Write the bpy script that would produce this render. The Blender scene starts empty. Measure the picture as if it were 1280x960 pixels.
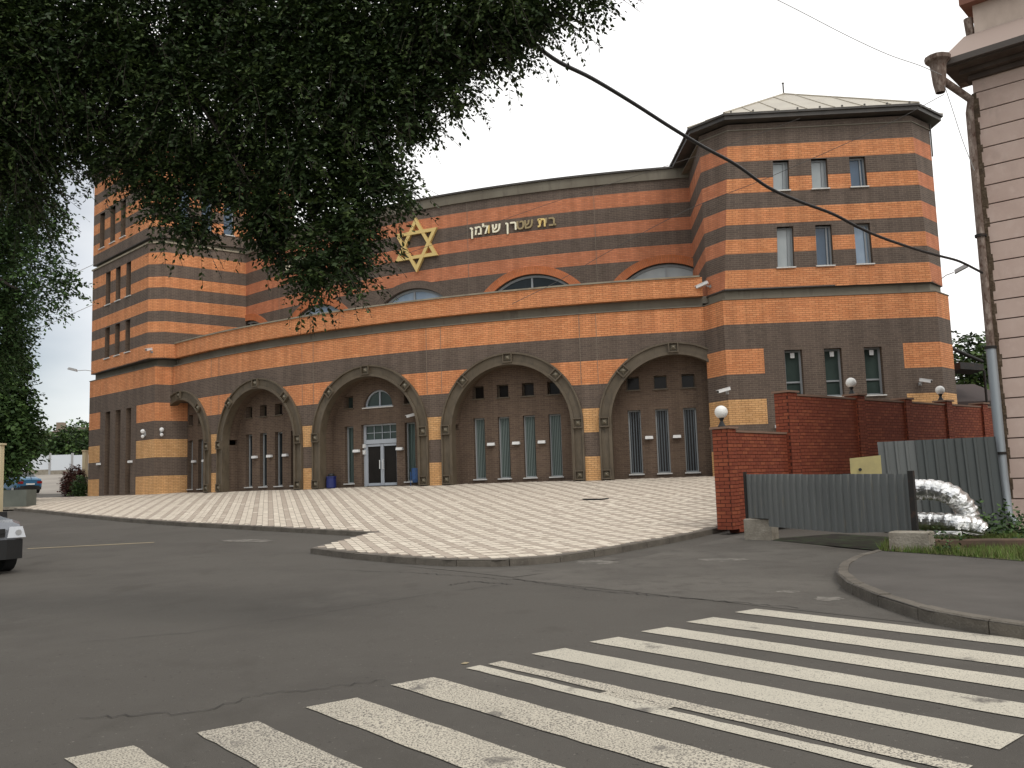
import bpy, math, random
import numpy as np
from mathutils import Vector, Matrix
random.seed(7); RNG = np.random.default_rng(7)
scene = bpy.context.scene
COL = scene.collection
R_ = math.radians
# ------------------------------------------------------------------ camera
CAMZ = 0.036; F_PX = 1130.0; PITCH = R_(6.2); ROLL = R_(1.82)
cam_d = bpy.data.cameras.new('camera'); cam = bpy.data.objects.new('camera', cam_d); COL.objects.link(cam)
fw = Vector((0, math.cos(PITCH), math.sin(PITCH))); up = Vector((0, -math.sin(PITCH), math.cos(PITCH))); rt = Vector((1, 0, 0))
cr = rt * math.cos(ROLL) - up * math.sin(ROLL); cu = rt * math.sin(ROLL) + up * math.cos(ROLL)
m3 = Matrix((cr, cu, -fw)).transposed()
cam.matrix_world = Matrix.Translation((0, 0, CAMZ)) @ m3.to_4x4()
cam_d.sensor_width = 36; cam_d.lens = F_PX / 1280 * 36; cam_d.clip_start = 0.1; cam_d.clip_end = 4000
scene.camera = cam
# ------------------------------------------------------------------ sky, sun, exposure
SUN_EL, SUN_AZ = 52, 150      # azimuth clockwise from +Y
world = bpy.data.worlds.new('World'); scene.world = world; world.use_nodes = True
nt = world.node_tree; nt.nodes.clear()
def wn(t, **k):
    n = nt.nodes.new(t)
    for a, v in k.items(): setattr(n, a, v)
    return n
wo = wn('ShaderNodeOutputWorld'); bg = wn('ShaderNodeBackground'); bg2 = wn('ShaderNodeBackground'); mix = wn('ShaderNodeMixShader')
sky = wn('ShaderNodeTexSky', sky_type='NISHITA', sun_disc=False, sun_elevation=R_(SUN_EL), sun_rotation=R_(SUN_AZ), air_density=1.0, dust_density=1.0)
bg.inputs['Strength'].default_value = 0.062
nt.links.new(sky.outputs[0], bg.inputs['Color'])
bg2.inputs['Color'].default_value = (1.0, 0.995, 0.985, 1); bg2.inputs['Strength'].default_value = 1.22
tc = wn('ShaderNodeTexCoord'); sep = wn('ShaderNodeSeparateXYZ'); nz = wn('ShaderNodeTexNoise'); mp = wn('ShaderNodeMapping')
mp.inputs['Scale'].default_value = (1, 1, 2.6)
nz.inputs['Scale'].default_value = 2.2; nz.inputs['Detail'].default_value = 5; nz.inputs['Roughness'].default_value = 0.55
nt.links.new(tc.outputs['Generated'], sep.inputs[0]); nt.links.new(tc.outputs['Generated'], mp.inputs[0]); nt.links.new(mp.outputs[0], nz.inputs['Vector'])
# cloud cover: thick overall, thinning towards the west (left) side of the sky
cov = wn('ShaderNodeMapRange'); cov.inputs['From Min'].default_value = -0.52; cov.inputs['From Max'].default_value = -0.22
cov.inputs['To Min'].default_value = -0.62; cov.inputs['To Max'].default_value = 0.5
nt.links.new(sep.outputs['X'], cov.inputs['Value'])
add = wn('ShaderNodeMath', operation='ADD'); nt.links.new(nz.outputs['Fac'], add.inputs[0]); nt.links.new(cov.outputs[0], add.inputs[1])
elv = wn('ShaderNodeMapRange'); elv.inputs['From Min'].default_value = 0.3; elv.inputs['From Max'].default_value = 0.6
elv.inputs['To Min'].default_value = 0.0; elv.inputs['To Max'].default_value = 0.6
nt.links.new(sep.outputs['Z'], elv.inputs['Value'])
add2 = wn('ShaderNodeMath', operation='ADD'); nt.links.new(add.outputs[0], add2.inputs[0]); nt.links.new(elv.outputs[0], add2.inputs[1])
rmp = wn('ShaderNodeMapRange'); rmp.inputs['From Min'].default_value = -0.15; rmp.inputs['From Max'].default_value = 0.75
rmp.inputs['To Min'].default_value = 0.12; rmp.inputs['To Max'].default_value = 1.0
nt.links.new(add2.outputs[0], rmp.inputs['Value'])
nt.links.new(rmp.outputs[0], mix.inputs[0]); nt.links.new(bg.outputs[0], mix.inputs[1]); nt.links.new(bg2.outputs[0], mix.inputs[2])
nt.links.new(mix.outputs[0], wo.inputs['Surface'])
sun_d = bpy.data.lights.new('sun', 'SUN'); sun_d.energy = 0.8; sun_d.angle = R_(14); sun_d.color = (1, 0.96, 0.9)
sun = bpy.data.objects.new('sun', sun_d); COL.objects.link(sun)
sd = Vector((math.sin(R_(SUN_AZ)) * math.cos(R_(SUN_EL)), math.cos(R_(SUN_AZ)) * math.cos(R_(SUN_EL)), math.sin(R_(SUN_EL))))
sun.rotation_euler = sd.to_track_quat('Z', 'Y').to_euler()
scene.view_settings.view_transform = 'Standard'; scene.view_settings.look = 'None'; scene.view_settings.exposure = 0.14; scene.view_settings.gamma = 1

# ------------------------------------------------------------------ measuring helpers
M3 = np.array(m3)
def ray(px, py):
    v = M3 @ np.array([px - 640, -(py - 480), -F_PX]); return v
def at(px, py, Y):
    r = ray(px, py); p = r * (Y / r[1]); return Vector((p[0], p[1], p[2] + CAMZ))
_ys = [-60, 0, 16.4, 21, 26, 32, 38, 46, 56, 66, 100, 150, 400, 1500]
_zs = [-2.3, -1.62, -1.43, -1.36, -1.19, -0.97, -0.72, -0.40, -0.02, 0.50, 2.9, 4.5, 6, 9]
def zr(y):
    # road level, smoothed
    return float(sum(np.interp(y + d, _ys, _zs) for d in (-2, -1, 0, 1, 2)) / 5)
def gp(px, py, dz=0.0):
    r = ray(px, py); lo, hi = 1.0, 400.0
    f = lambda Y: CAMZ + r[2] * Y / r[1] - (zr(Y) + dz)
    for Y in np.arange(1, 300, .25):
        if f(Y) < 0: hi = Y; lo = Y - .25; break
    for _ in range(40):
        m = (lo + hi) / 2
        if f(m) < 0: hi = m
        else: lo = m
    Y = (lo + hi) / 2; return Vector((r[0] * Y / r[1], Y, zr(Y) + dz))

# ------------------------------------------------------------------ object helpers
def tag(o, label=None, cat=None, group=None, kind=None):
    if label: o['label'] = label
    if cat: o['category'] = cat
    if group: o['group'] = group
    if kind: o['kind'] = kind
    return o
def empty(name, loc=(0, 0, 0), rz=0.0, **k):
    o = bpy.data.objects.new(name, None); COL.objects.link(o); o.location = loc; o.rotation_euler = (0, 0, rz); o.empty_display_size = .2
    return tag(o, **k)
class MB:
    def __init__(s): s.v = []; s.f = []; s.uv = []; s.m = []; s.sm = []
    def face(s, pts, mat=0, uv=None, smooth=False):
        n = len(s.v); s.v += [tuple(p) for p in pts]; s.f.append(tuple(range(n, n + len(pts))))
        s.uv += list(uv) if uv else [(p[0] + p[1] * .37, p[2]) for p in pts]; s.m.append(mat); s.sm.append(smooth)
    def box(s, lo, hi, mat=0, M=None, taper=1.0, bottom=True):
        x0, y0, z0 = lo; x1, y1, z1 = hi; cx, cy = (x0 + x1) / 2, (y0 + y1) / 2
        P = [(x0, y0, z0), (x1, y0, z0), (x1, y1, z0), (x0, y1, z0)]
        P += [(cx + (x - cx) * taper, cy + (y - cy) * taper, z1) for x, y, z in P]
        if M is not None: P = [tuple(M @ Vector(p)) for p in P]
        for f in ((3, 2, 1, 0), (4, 5, 6, 7), (0, 1, 5, 4), (1, 2, 6, 5), (2, 3, 7, 6), (3, 0, 4, 7)):
            if f == (3, 2, 1, 0) and not bottom: continue
            s.face([P[i] for i in f], mat)
        return s
    def prism(s, poly, z0, z1, mat=0, cap=True, M=None, uvm=None):
        n = len(poly); zf0 = z0 if callable(z0) else (lambda p: z0); zf1 = z1 if callable(z1) else (lambda p: z1)
        B = [Vector((p[0], p[1], zf0(p))) for p in poly]; T = [Vector((p[0], p[1], zf1(p))) for p in poly]
        if M is not None: B = [M @ p for p in B]; T = [M @ p for p in T]
        u = 0
        for i in range(n):
            j = (i + 1) % n; L = (B[j] - B[i]).length
            s.face([B[i], B[j], T[j], T[i]], mat, [(u, B[i].z), (u + L, B[j].z), (u + L, T[j].z), (u, T[i].z)]); u += L
        if cap:
            s.face(T, mat); s.face(B[::-1], mat)
        return s
    def tube(s, pts, r, n=8, mat=0, closed=True, smooth=True, squash=None):
        pts = [Vector(p) for p in pts]; rs = r if isinstance(r, (list, tuple)) else [r] * len(pts)
        rings = []; pu = None
        for i, p in enumerate(pts):
            d = (pts[min(i + 1, len(pts) - 1)] - pts[max(i - 1, 0)]).normalized()
            if pu is None: pu = Vector((0, 0, 1)) if abs(d.z) < .9 else Vector((1, 0, 0))
            a = d.cross(pu).normalized(); b = a.cross(d).normalized(); pu = b
            rings.append([p + (a * math.cos(2 * math.pi * k / n) + b * math.sin(2 * math.pi * k / n)) * rs[i] for k in range(n)])
        base = len(s.v)
        for R in rings:
            s.v += [tuple(q) for q in R]
        L = 0
        for i in range(len(pts) - 1):
            l2 = L + (pts[i + 1] - pts[i]).length
            for k in range(n):
                k2 = (k + 1) % n
                s.f.append((base + i * n + k, base + i * n + k2, base + (i + 1) * n + k2, base + (i + 1) * n + k)); s.m.append(mat); s.sm.append(smooth)
                s.uv += [(L, k / n), (L, (k + 1) / n), (l2, (k + 1) / n), (l2, k / n)]
            L = l2
        if closed:
            for R in (rings[0][::-1], rings[-1]): s.face(R, mat)
        return s
    def lathe(s, prof, c=(0, 0, 0), n=16, mat=0, smooth=True):
        c = Vector(c); N = len(prof)
        for i in range(N - 1):
            (r0, z0), (r1, z1) = prof[i], prof[i + 1]
            for k in range(n):
                a, b = 2 * math.pi * k / n, 2 * math.pi * (k + 1) / n
                P = [c + Vector((r * math.cos(t), r * math.sin(t), z)) for r, t, z in ((r0, a, z0), (r0, b, z0), (r1, b, z1), (r1, a, z1))]
                if r0 < 1e-6: P = [P[0], P[2], P[3]]
                elif r1 < 1e-6: P = P[:3]
                s.face(P, mat, smooth=smooth)
        return s
    def build(s, name, mats, parent=None, weld=False, **k):
        me = bpy.data.meshes.new(name); me.from_pydata(s.v, [], s.f)
        if not isinstance(mats, (list, tuple)): mats = [mats]
        for m in mats: me.materials.append(m)
        me.polygons.foreach_set('material_index', s.m); me.polygons.foreach_set('use_smooth', s.sm)
        uvl = me.uv_layers.new(name='UVMap'); uvl.data.foreach_set('uv', [c for q in s.uv for c in q])
        if weld:
            import bmesh
            bm = bmesh.new(); bm.from_mesh(me); bmesh.ops.remove_doubles(bm, verts=bm.verts, dist=1e-4); bm.to_mesh(me); bm.free()
        me.update()
        o = bpy.data.objects.new(name, me); COL.objects.link(o)
        if parent is not None: o.parent = parent
        return tag(o, **k)
def frame(origin, xdir, n):   # matrix: x along xdir, y along outward n, z up
    x = Vector((xdir[0], xdir[1], 0)).normalized(); y = Vector((n[0], n[1], 0)).normalized()
    return Matrix(((x.x, y.x, 0, origin[0]), (x.y, y.y, 0, origin[1]), (0, 0, 1, origin[2]), (0, 0, 0, 1)))

# ------------------------------------------------------------------ materials
def mat(name, base=(.5, .5, .5), rough=.8, metal=0, spec=.3, noise=None, bump=None, coords='Object', emit=None, trans=None):
    m = bpy.data.materials.new(name); m.use_nodes = True; t = m.node_tree; b = t.nodes['Principled BSDF']
    b.inputs['Base Color'].default_value = (*base, 1); b.inputs['Roughness'].default_value = rough; b.inputs['Metallic'].default_value = metal
    b.inputs['Specular IOR Level'].default_value = spec
    tc = t.nodes.new('ShaderNodeTexCoord')
    m['_t'] = 0
    if noise:   # list of (scale, colour, lo, hi, stretch)
        prev = None
        for sc, colr, lo, hi, st in noise:
            mp = t.nodes.new('ShaderNodeMapping'); mp.inputs['Scale'].default_value = st; t.links.new(tc.outputs[coords], mp.inputs[0])
            n = t.nodes.new('ShaderNodeTexNoise'); n.inputs['Scale'].default_value = sc; n.inputs['Detail'].default_value = 6; n.inputs['Roughness'].default_value = .6
            t.links.new(mp.outputs[0], n.inputs['Vector'])
            mr = t.nodes.new('ShaderNodeMapRange'); mr.inputs['From Min'].default_value = lo; mr.inputs['From Max'].default_value = hi; t.links.new(n.outputs['Fac'], mr.inputs['Value'])
            mx = t.nodes.new('ShaderNodeMixRGB'); mx.inputs['Color2'].default_value = (*colr, 1)
            if prev is None: mx.inputs['Color1'].default_value = (*base, 1)
            else: t.links.new(prev, mx.inputs['Color1'])
            t.links.new(mr.outputs[0], mx.inputs['Fac']); prev = mx.outputs[0]
        t.links.new(prev, b.inputs['Base Color'])
    if bump:
        sc, dist, st = bump; mp = t.nodes.new('ShaderNodeMapping'); mp.inputs['Scale'].default_value = st; t.links.new(tc.outputs[coords], mp.inputs[0])
        n = t.nodes.new('ShaderNodeTexNoise'); n.inputs['Scale'].default_value = sc; n.inputs['Detail'].default_value = 5; t.links.new(mp.outputs[0], n.inputs['Vector'])
        bp = t.nodes.new('ShaderNodeBump'); bp.inputs['Distance'].default_value = dist; bp.inputs['Strength'].default_value = 1; t.links.new(n.outputs['Fac'], bp.inputs['Height']); t.links.new(bp.outputs[0], b.inputs['Normal'])
    if emit: b.inputs['Emission Color'].default_value = (*emit[0], 1); b.inputs['Emission Strength'].default_value = emit[1]
    return m
def brick_mat(name, c1, c2, mortar, w=.26, h=1 / 12, j=.015, stain=(.3, .25, .2), stain_amt=.25):
    m = bpy.data.materials.new(name); m.use_nodes = True; t = m.node_tree; b = t.nodes['Principled BSDF']
    b.inputs['Roughness'].default_value = .85; b.inputs['Specular IOR Level'].default_value = .2
    tc = t.nodes.new('ShaderNodeTexCoord'); br = t.nodes.new('ShaderNodeTexBrick')
    br.inputs['Scale'].default_value = 1; br.inputs['Brick Width'].default_value = w; br.inputs['Row Height'].default_value = h
    br.inputs['Mortar Size'].default_value = j / 2; br.inputs['Mortar Smooth'].default_value = .3
    br.inputs['Color1'].default_value = (*c1, 1); br.inputs['Color2'].default_value = (*c2, 1); br.inputs['Mortar'].default_value = (*mortar, 1)
    t.links.new(tc.outputs['UV'], br.inputs['Vector'])
    n = t.nodes.new('ShaderNodeTexNoise'); n.inputs['Scale'].default_value = .55; n.inputs['Detail'].default_value = 8; n.inputs['Roughness'].default_value = .65
    t.links.new(tc.outputs['UV'], n.inputs['Vector'])
    mr = t.nodes.new('ShaderNodeMapRange'); mr.inputs['From Min'].default_value = .45; mr.inputs['From Max'].default_value = .75; mr.inputs['To Max'].default_value = stain_amt
    t.links.new(n.outputs['Fac'], mr.inputs['Value'])
    mx = t.nodes.new('ShaderNodeMixRGB'); mx.inputs['Color2'].default_value = (*stain, 1); t.links.new(br.outputs['Color'], mx.inputs['Color1']); t.links.new(mr.outputs[0], mx.inputs['Fac'])
    # vertical streaks of run-off
    mp = t.nodes.new('ShaderNodeMapping'); mp.inputs['Scale'].default_value = (3.0, .25, 1); t.links.new(tc.outputs['UV'], mp.inputs[0])
    n2 = t.nodes.new('ShaderNodeTexNoise'); n2.inputs['Scale'].default_value = 1; n2.inputs['Detail'].default_value = 6; t.links.new(mp.outputs[0], n2.inputs['Vector'])
    mr2 = t.nodes.new('ShaderNodeMapRange'); mr2.inputs['From Min'].default_value = .35; mr2.inputs['From Max'].default_value = .7; mr2.inputs['To Min'].default_value = .86; mr2.inputs['To Max'].default_value = 1.12; t.links.new(n2.outputs['Fac'], mr2.inputs['Value'])
    hs = t.nodes.new('ShaderNodeHueSaturation'); t.links.new(mx.outputs[0], hs.inputs['Color']); t.links.new(mr2.outputs[0], hs.inputs['Value'])
    t.links.new(hs.outputs[0], b.inputs['Base Color'])
    bp = t.nodes.new('ShaderNodeBump'); bp.invert = True; bp.inputs['Distance'].default_value = .012; bp.inputs['Strength'].default_value = .8
    t.links.new(br.outputs['Fac'], bp.inputs['Height']); t.links.new(bp.outputs[0], b.inputs['Normal'])
    return m
ORANGE = brick_mat('orange facing brick', (.72, .315, .14), (.61, .24, .10), (.30, .12, .06), stain=(.46, .19, .11))
YELLOW = brick_mat('yellow facing brick', (.72, .43, .20), (.62, .35, .15), (.26, .13, .065), stain=(.40, .19, .09))
REDDISH = brick_mat('red orange facing brick', (.60, .235, .12), (.51, .185, .09), (.34, .15, .095), stain=(.40, .16, .10))
BROWN = brick_mat('brown facing brick', (.14, .105, .083), (.108, .082, .066), (.22, .175, .14), stain=(.12, .09, .075), stain_amt=.4)
RECESS = brick_mat('brown recess brick', (.14, .098, .070), (.105, .072, .054), (.21, .16, .12), stain=(.12, .085, .06), stain_amt=.35)
RADIAL = brick_mat('radial soldier brick', (.58, .19, .075), (.50, .15, .055), (.3, .13, .07), w=.5, h=.085)
TRIM = mat('bronze metal trim', (.10, .077, .050), .6, 0, .4, noise=[(1.2, (.13, .104, .072), .4, .7, (1, 1, 1)), (6, (.06, .048, .034), .5, .8, (1, 1, .3))])
CORN = mat('grey brown cornice', (.155, .135, .102), .75, noise=[(.8, (.20, .18, .14), .35, .7, (1, 1, .3)), (3, (.10, .085, .065), .55, .8, (1, 1, .2))])
COPE = mat('pale coping stone', (.30, .26, .19), .8, noise=[(2, (.18, .155, .12), .45, .75, (1, 1, 1))])
DARKMETAL = mat('dark eave metal', (.055, .05, .045), .5, 0, .4, noise=[(2, (.085, .075, .065), .4, .7, (1, 1, 1))])
ROOFM = mat('beige roof metal', (.40, .36, .28), .45, 0, .4, noise=[(1.0, (.32, .28, .22), .4, .7, (1, 1, 1)), (7, (.26, .21, .16), .6, .8, (1, 1, 1))])
FRAME = mat('grey window frame', (.30, .32, .33), .4)
FRAMEW = mat('pale grey door frame', (.40, .43, .47), .35)
SILL = mat('white metal sill', (.62, .61, .58), .5, noise=[(8, (.42, .40, .37), .5, .8, (1, 1, 1))])
def glass(name, c, rough=.06, tint=None, sp=.4):
    return mat(name, c, rough, 0, sp, noise=[(.6, tint or tuple(x * 1.6 for x in c), .4, .65, (1, 1, .6))])
GLASS = glass('dark window glass', (.012, .016, .018)); GLASSB = glass('blue grey glass', (.06, .09, .13)); GLASSG = glass('green grey glass', (.035, .05, .045))
GLASSW = glass('glass over pale blind', (.30, .34, .35), .12, (.42, .45, .45)); GLASSK = glass('deep dark glass', (.014, .012, .011), .2, sp=.15); GLASSP = glass('pale reflecting glass', (.26, .34, .44), .08, (.42, .5, .58))
SLAT = mat('pale vertical blind', (.16, .20, .19), .7); SLATD = mat('dark mullion bar', (.12, .135, .14), .5)
SLATM = mat('grey blue slat', (.11, .13, .145), .5); SLATL = mat('blind cloth', (.10, .14, .13), .8)
DARKIN = mat('dark opening inside', (.02, .016, .013), .9)
GOLD = mat('gold painted metal', (.80, .58, .22), .32, .35, .5); GOLDPALE = mat('pale gold letter', (.95, .88, .66), .35, .2, .5); GOLDDULL = mat('tarnished gold letter', (.36, .28, .15), .5, .3)
WHITE = mat('white plastic', (.75, .75, .74), .4); GREYP = mat('grey plastic', (.35, .35, .35), .5); BLACK = mat('black metal', (.02, .02, .02), .5)
ASPH = mat('asphalt', (.092, .084, .073), .9, 0, .2,
           noise=[(.12, (.105, .096, .084), .35, .7, (1, 1, 1)), (.5, (.078, .071, .062), .45, .75, (1, 1, 1)), (2.2, (.10, .092, .08), .52, .75, (1, 1, 1)), (30, (.20, .185, .16), .655, .71, (1, 1, 1)), (24, (.045, .041, .037), .64, .71, (1, 1, 1)), (1.1, (.078, .071, .061), .58, .72, (1, .6, 1)), (.3, (.125, .115, .10), .62, .76, (1, 1, 1))],
           bump=(130, .006, (1, 1, 1)))
ASPH2 = mat('old pale asphalt', (.095, .087, .076), .9, 0, .2, noise=[(.5, (.135, .124, .108), .4, .7, (1, 1, 1)), (2.5, (.085, .077, .067), .5, .7, (1, 1, 1)), (40, (.22, .205, .18), .65, .72, (1, 1, 1)), (34, (.05, .046, .04), .58, .75, (1, 1, 1))], bump=(90, .006, (1, 1, 1)))
PAVE = mat('dark footpath asphalt', (.085, .078, .07), .9, 0, .2, noise=[(.7, (.115, .105, .095), .4, .7, (1, 1, 1)), (120, (.14, .13, .12), .6, .85, (1, 1, 1))], bump=(110, .005, (1, 1, 1)))
KERB = mat('concrete kerb', (.15, .132, .108), .9, noise=[(2.5, (.09, .078, .064), .4, .7, (1, 1, 1)), (30, (.21, .19, .16), .55, .8, (1, 1, 1))], bump=(40, .01, (1, 1, 1)))
CONC = mat('weathered concrete', (.30, .27, .22), .9, noise=[(3, (.19, .165, .13), .4, .7, (1, 1, 1)), (20, (.38, .35, .3), .55, .8, (1, 1, 1))], bump=(25, .015, (1, 1, 1)))
JOINT = mat('tile joint dirt', (.15, .13, .11), .95, noise=[(1, (.20, .175, .15), .4, .7, (1, 1, 1))])
def tilem(n, c, d): return mat(n, c, .85, 0, .2, noise=[(.5, d, .4, .7, (1, 1, 1)), (25, tuple(x * .82 for x in c), .5, .8, (1, 1, 1))], coords='Object')
TILES = [tilem('light paving tile', (.72, .65, .54), (.62, .55, .45)), tilem('cream paving tile', (.64, .57, .47), (.72, .65, .54)), tilem('brown paving tile', (.41, .345, .28), (.46, .39, .32)), tilem('grey brown paving tile', (.47, .40, .33), (.41, .345, .28))]
def paint_mat(name, c, lo, hi):
    m = mat(name, c, .75, 0, .3, noise=[(.8, tuple(x * .86 for x in c), .4, .7, (1, 1, 1)), (75, (.14, .128, .112), lo, hi, (1, 1, 1)), (1.6, (.14, .128, .112), .62, .70, (1, 1, 1))], bump=(120, .006, (1, 1, 1)))
    return m
PAINT = [paint_mat('road paint', (.54, .50, .41), .56, .62), paint_mat('worn road paint', (.55, .50, .405), .50, .57), paint_mat('very worn road paint', (.51, .465, .38), .49, .54)]
YPAINT = paint_mat('faded yellow paint', (.42, .34, .20), .5, .62)
RBRICKS = [mat('red brick', (.27, .068, .034), .8, noise=[(9, (.21, .05, .026), .4, .7, (1, 1, 1))], bump=(60, .004, (1, 1, 1))),
           mat('darker red brick', (.215, .05, .026), .8, noise=[(9, (.26, .07, .036), .4, .7, (1, 1, 1))], bump=(60, .004, (1, 1, 1))),
           mat('orange red brick', (.32, .09, .042), .8, noise=[(9, (.25, .065, .032), .4, .7, (1, 1, 1))], bump=(60, .004, (1, 1, 1)))]
MORTAR = mat('dark mortar', (.085, .028, .018), .95)
CAPM = mat('dull wall cap', (.24, .15, .105), .8)
SHEET = mat('grey corrugated steel', (.16, .168, .162), .55, .2, .4, noise=[(1.5, (.125, .132, .128), .4, .7, (1, 1, .3)), (10, (.22, .20, .155), .60, .8, (1, 1, .15))])
SHEETD = mat('dark corrugated steel', (.095, .102, .098), .6, .2, .3, noise=[(1.5, (.10, .112, .11), .4, .7, (1, 1, .3))])
FOIL = mat('aluminium foil', (.78, .78, .77), .34, 1.0, .5, noise=[(9, (.5, .5, .47), .5, .75, (1, 1, 1))], bump=(11, .022, (1, 1, 1)))
PINK = mat('pink stucco', (.60, .455, .385), .9, noise=[(.8, (.52, .38, .32), .4, .7, (1, 1, 1)), (5, (.64, .50, .43), .5, .8, (1, 1, 1)), (1.4, (.44, .33, .28), .62, .8, (1, 1, .4))], bump=(60, .004, (1, 1, 1)))
PINKD = mat('groove mortar', (.10, .07, .055), .95); STUCCO = mat('cream stucco', (.60, .49, .41), .9, noise=[(1.2, (.40, .31, .25), .4, .7, (1, 1, .5))])
PIPE = mat('rusty peeling pipe', (.17, .125, .10), .8, noise=[(7, (.30, .24, .20), .5, .6, (1, 1, .4)), (16, (.09, .05, .035), .5, .65, (1, 1, .5))]); GALV = mat('galvanised pipe', (.32, .35, .37), .5, .4)
SOFFIT = mat('dark soffit wood', (.075, .055, .045), .85, noise=[(3, (.11, .085, .07), .4, .7, (1, 1, 1))])
def leafm(n, c, c2, tr=.25):
    m = mat(n, c, .6, 0, .25, noise=[(3.0, c2, .35, .7, (1, 1, 1))]); return m
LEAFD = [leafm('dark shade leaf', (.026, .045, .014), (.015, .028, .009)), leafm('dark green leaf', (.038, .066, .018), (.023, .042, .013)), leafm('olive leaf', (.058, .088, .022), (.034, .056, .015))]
LEAF = [leafm('deep green leaf', (.030, .060, .018), (.022, .045, .014)), leafm('mid green leaf', (.045, .085, .024), (.034, .062, .02)), leafm('fresh green leaf', (.07, .125, .032), (.05, .095, .028))]
LEAFB = [leafm('green leaf back row', (.055, .10, .030), (.04, .075, .024)), leafm('yellow green leaf', (.09, .15, .04), (.065, .11, .03)), leafm('dull leaf', (.05, .08, .035), (.04, .06, .03))]
LEAFR = [leafm('reddish leaf', (.11, .035, .03), (.08, .03, .025)), leafm('brown leaf', (.09, .05, .035), (.06, .035, .03))]
BARK = mat('bark', (.028, .022, .017), .95, noise=[(6, (.042, .034, .027), .4, .7, (1, 1, .2))], bump=(12, .03, (1, 1, .2)))
GRASSM = [leafm('grass blade', (.13, .20, .04), (.09, .15, .03)), leafm('dry grass blade', (.16, .16, .06), (.11, .13, .04))]

# ------------------------------------------------------------------ THE GROUND
KERB_PX = [(-330, 617), (-120, 627), (0, 637), (50, 641.5), (100, 647), (160, 653), (230, 658), (300, 662), (380, 666.5), (462, 671.5)]
TIP_PX = [(388, 692), (440, 699), (500, 704.5), (560, 708), (620, 708.5), (660, 706.5), (700, 703), (760, 694), (800, 686.5), (850, 677), (885, 669), (916, 662)]
KL = [gp(*p) for p in KERB_PX]; KT = [gp(*p) for p in TIP_PX]
CX, CY, RLO, RUP = 13.24, 81.87, 45.33, 41.3
def arc(th, R, z=0.0): return Vector((CX + R * math.sin(R_(th)), CY - R * math.cos(R_(th)), z))
ctl = [(p.x, p.y, p.z + .13) for p in KL + KT] + [(*arc(t, RLO)[:2], 0) for t in (-7, -14, -21, -28, -35, -42)] + \
      [(8.5, 35.7, 0), (13, 35.4, 0), (17, 35.2, 0), (-19.6, 49.3, 0), (-22.5, 52, 0), (-25.4, 54.6, 0), (13, 28, -.75), (9, 24, -1.0), (20, 34, -.1), (-31, 58, .05), (-40, 58, .1)]
ctl = np.array(ctl)
def _tps(a, b):
    d = np.sqrt(((a[:, None, :] - b[None]) ** 2).sum(-1)) + 1e-9; return d * d * np.log(d)
_n = len(ctl); _A = np.zeros((_n + 3, _n + 3)); _A[:_n, :_n] = _tps(ctl[:, :2], ctl[:, :2]) + np.eye(_n) * 2.0; _A[:_n, _n:] = np.c_[np.ones(_n), ctl[:, :2]]; _A[_n:, :_n] = _A[:_n, _n:].T
_w = np.linalg.solve(_A, np.r_[ctl[:, 2], 0, 0, 0])
def zp_arr(P): return _tps(P, ctl[:, :2]) @ _w[:_n] + np.c_[np.ones(len(P)), P] @ _w[_n:]
def zp(x, y): return float(zp_arr(np.array([[x, y]]))[0])

def sheet(name, xs, ys, dz, m, **k):
    mb = MB(); nx = len(xs)
    mb.v = [(x, y, zr(y) + dz) for y in ys for x in xs]
    for j in range(len(ys) - 1):
        for i in range(nx - 1):
            a = j * nx + i; mb.f.append((a, a + 1, a + nx + 1, a + nx)); mb.m.append(0); mb.sm.append(True)
            mb.uv += [(0, 0)] * 4
    return mb.build(name, m, **k)
GROUND = mat('far ground', (.12, .12, .07), .95, noise=[(.05, (.10, .10, .09), .4, .7, (1, 1, 1))])
sheet('ground', [-1500, -600, -200, -90, -60, -40, 40, 60, 200, 600, 1500], list(range(-60, 150, 3)) + [200, 400, 1000, 1500], -.06, GROUND, kind='structure')
sheet('road', list(np.linspace(-70, 45, 24)), list(np.arange(-20, 62, 1.5)), 0, ASPH, kind='structure')
YARD = mat('pale yard asphalt', (.25, .225, .195), .9, noise=[(.3, (.32, .29, .25), .4, .7, (1, 1, 1))])
sheet('yard', list(np.linspace(-110, -24, 12)), list(np.arange(61, 112, 2)), -.03, YARD, kind='structure')

def in_poly(x, y, P):
    c = False; n = len(P); j = n - 1
    for i in range(n):
        xi, yi = P[i]; xj, yj = P[j]
        if (yi > y) != (yj > y) and x < (xj - xi) * (y - yi) / (yj - yi) + xi: c = not c
        j = i
    return c
# plaza outline, counter-clockwise
PILL = Vector((5.35, 21.3, 0))
front = [(p.x, p.y) for p in KL] + [(p.x, p.y) for p in KT]
back = [(6.2, 22.0), (9.0, 24.6), (17.5, 32.5), (19.5, 34.6), (17.9, 36.2)]
arcb = [tuple(arc(t, RLO - .5)[:2]) for t in np.linspace(-7, -45, 20)]
leftb = [(-19.0, 49.9), (-25.4, 54.8), (-31, 57.5), (-60, 60)]
PLZ = front + back + [(16.5, 36), (8.5, 36.3)] + arcb + leftb
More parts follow.
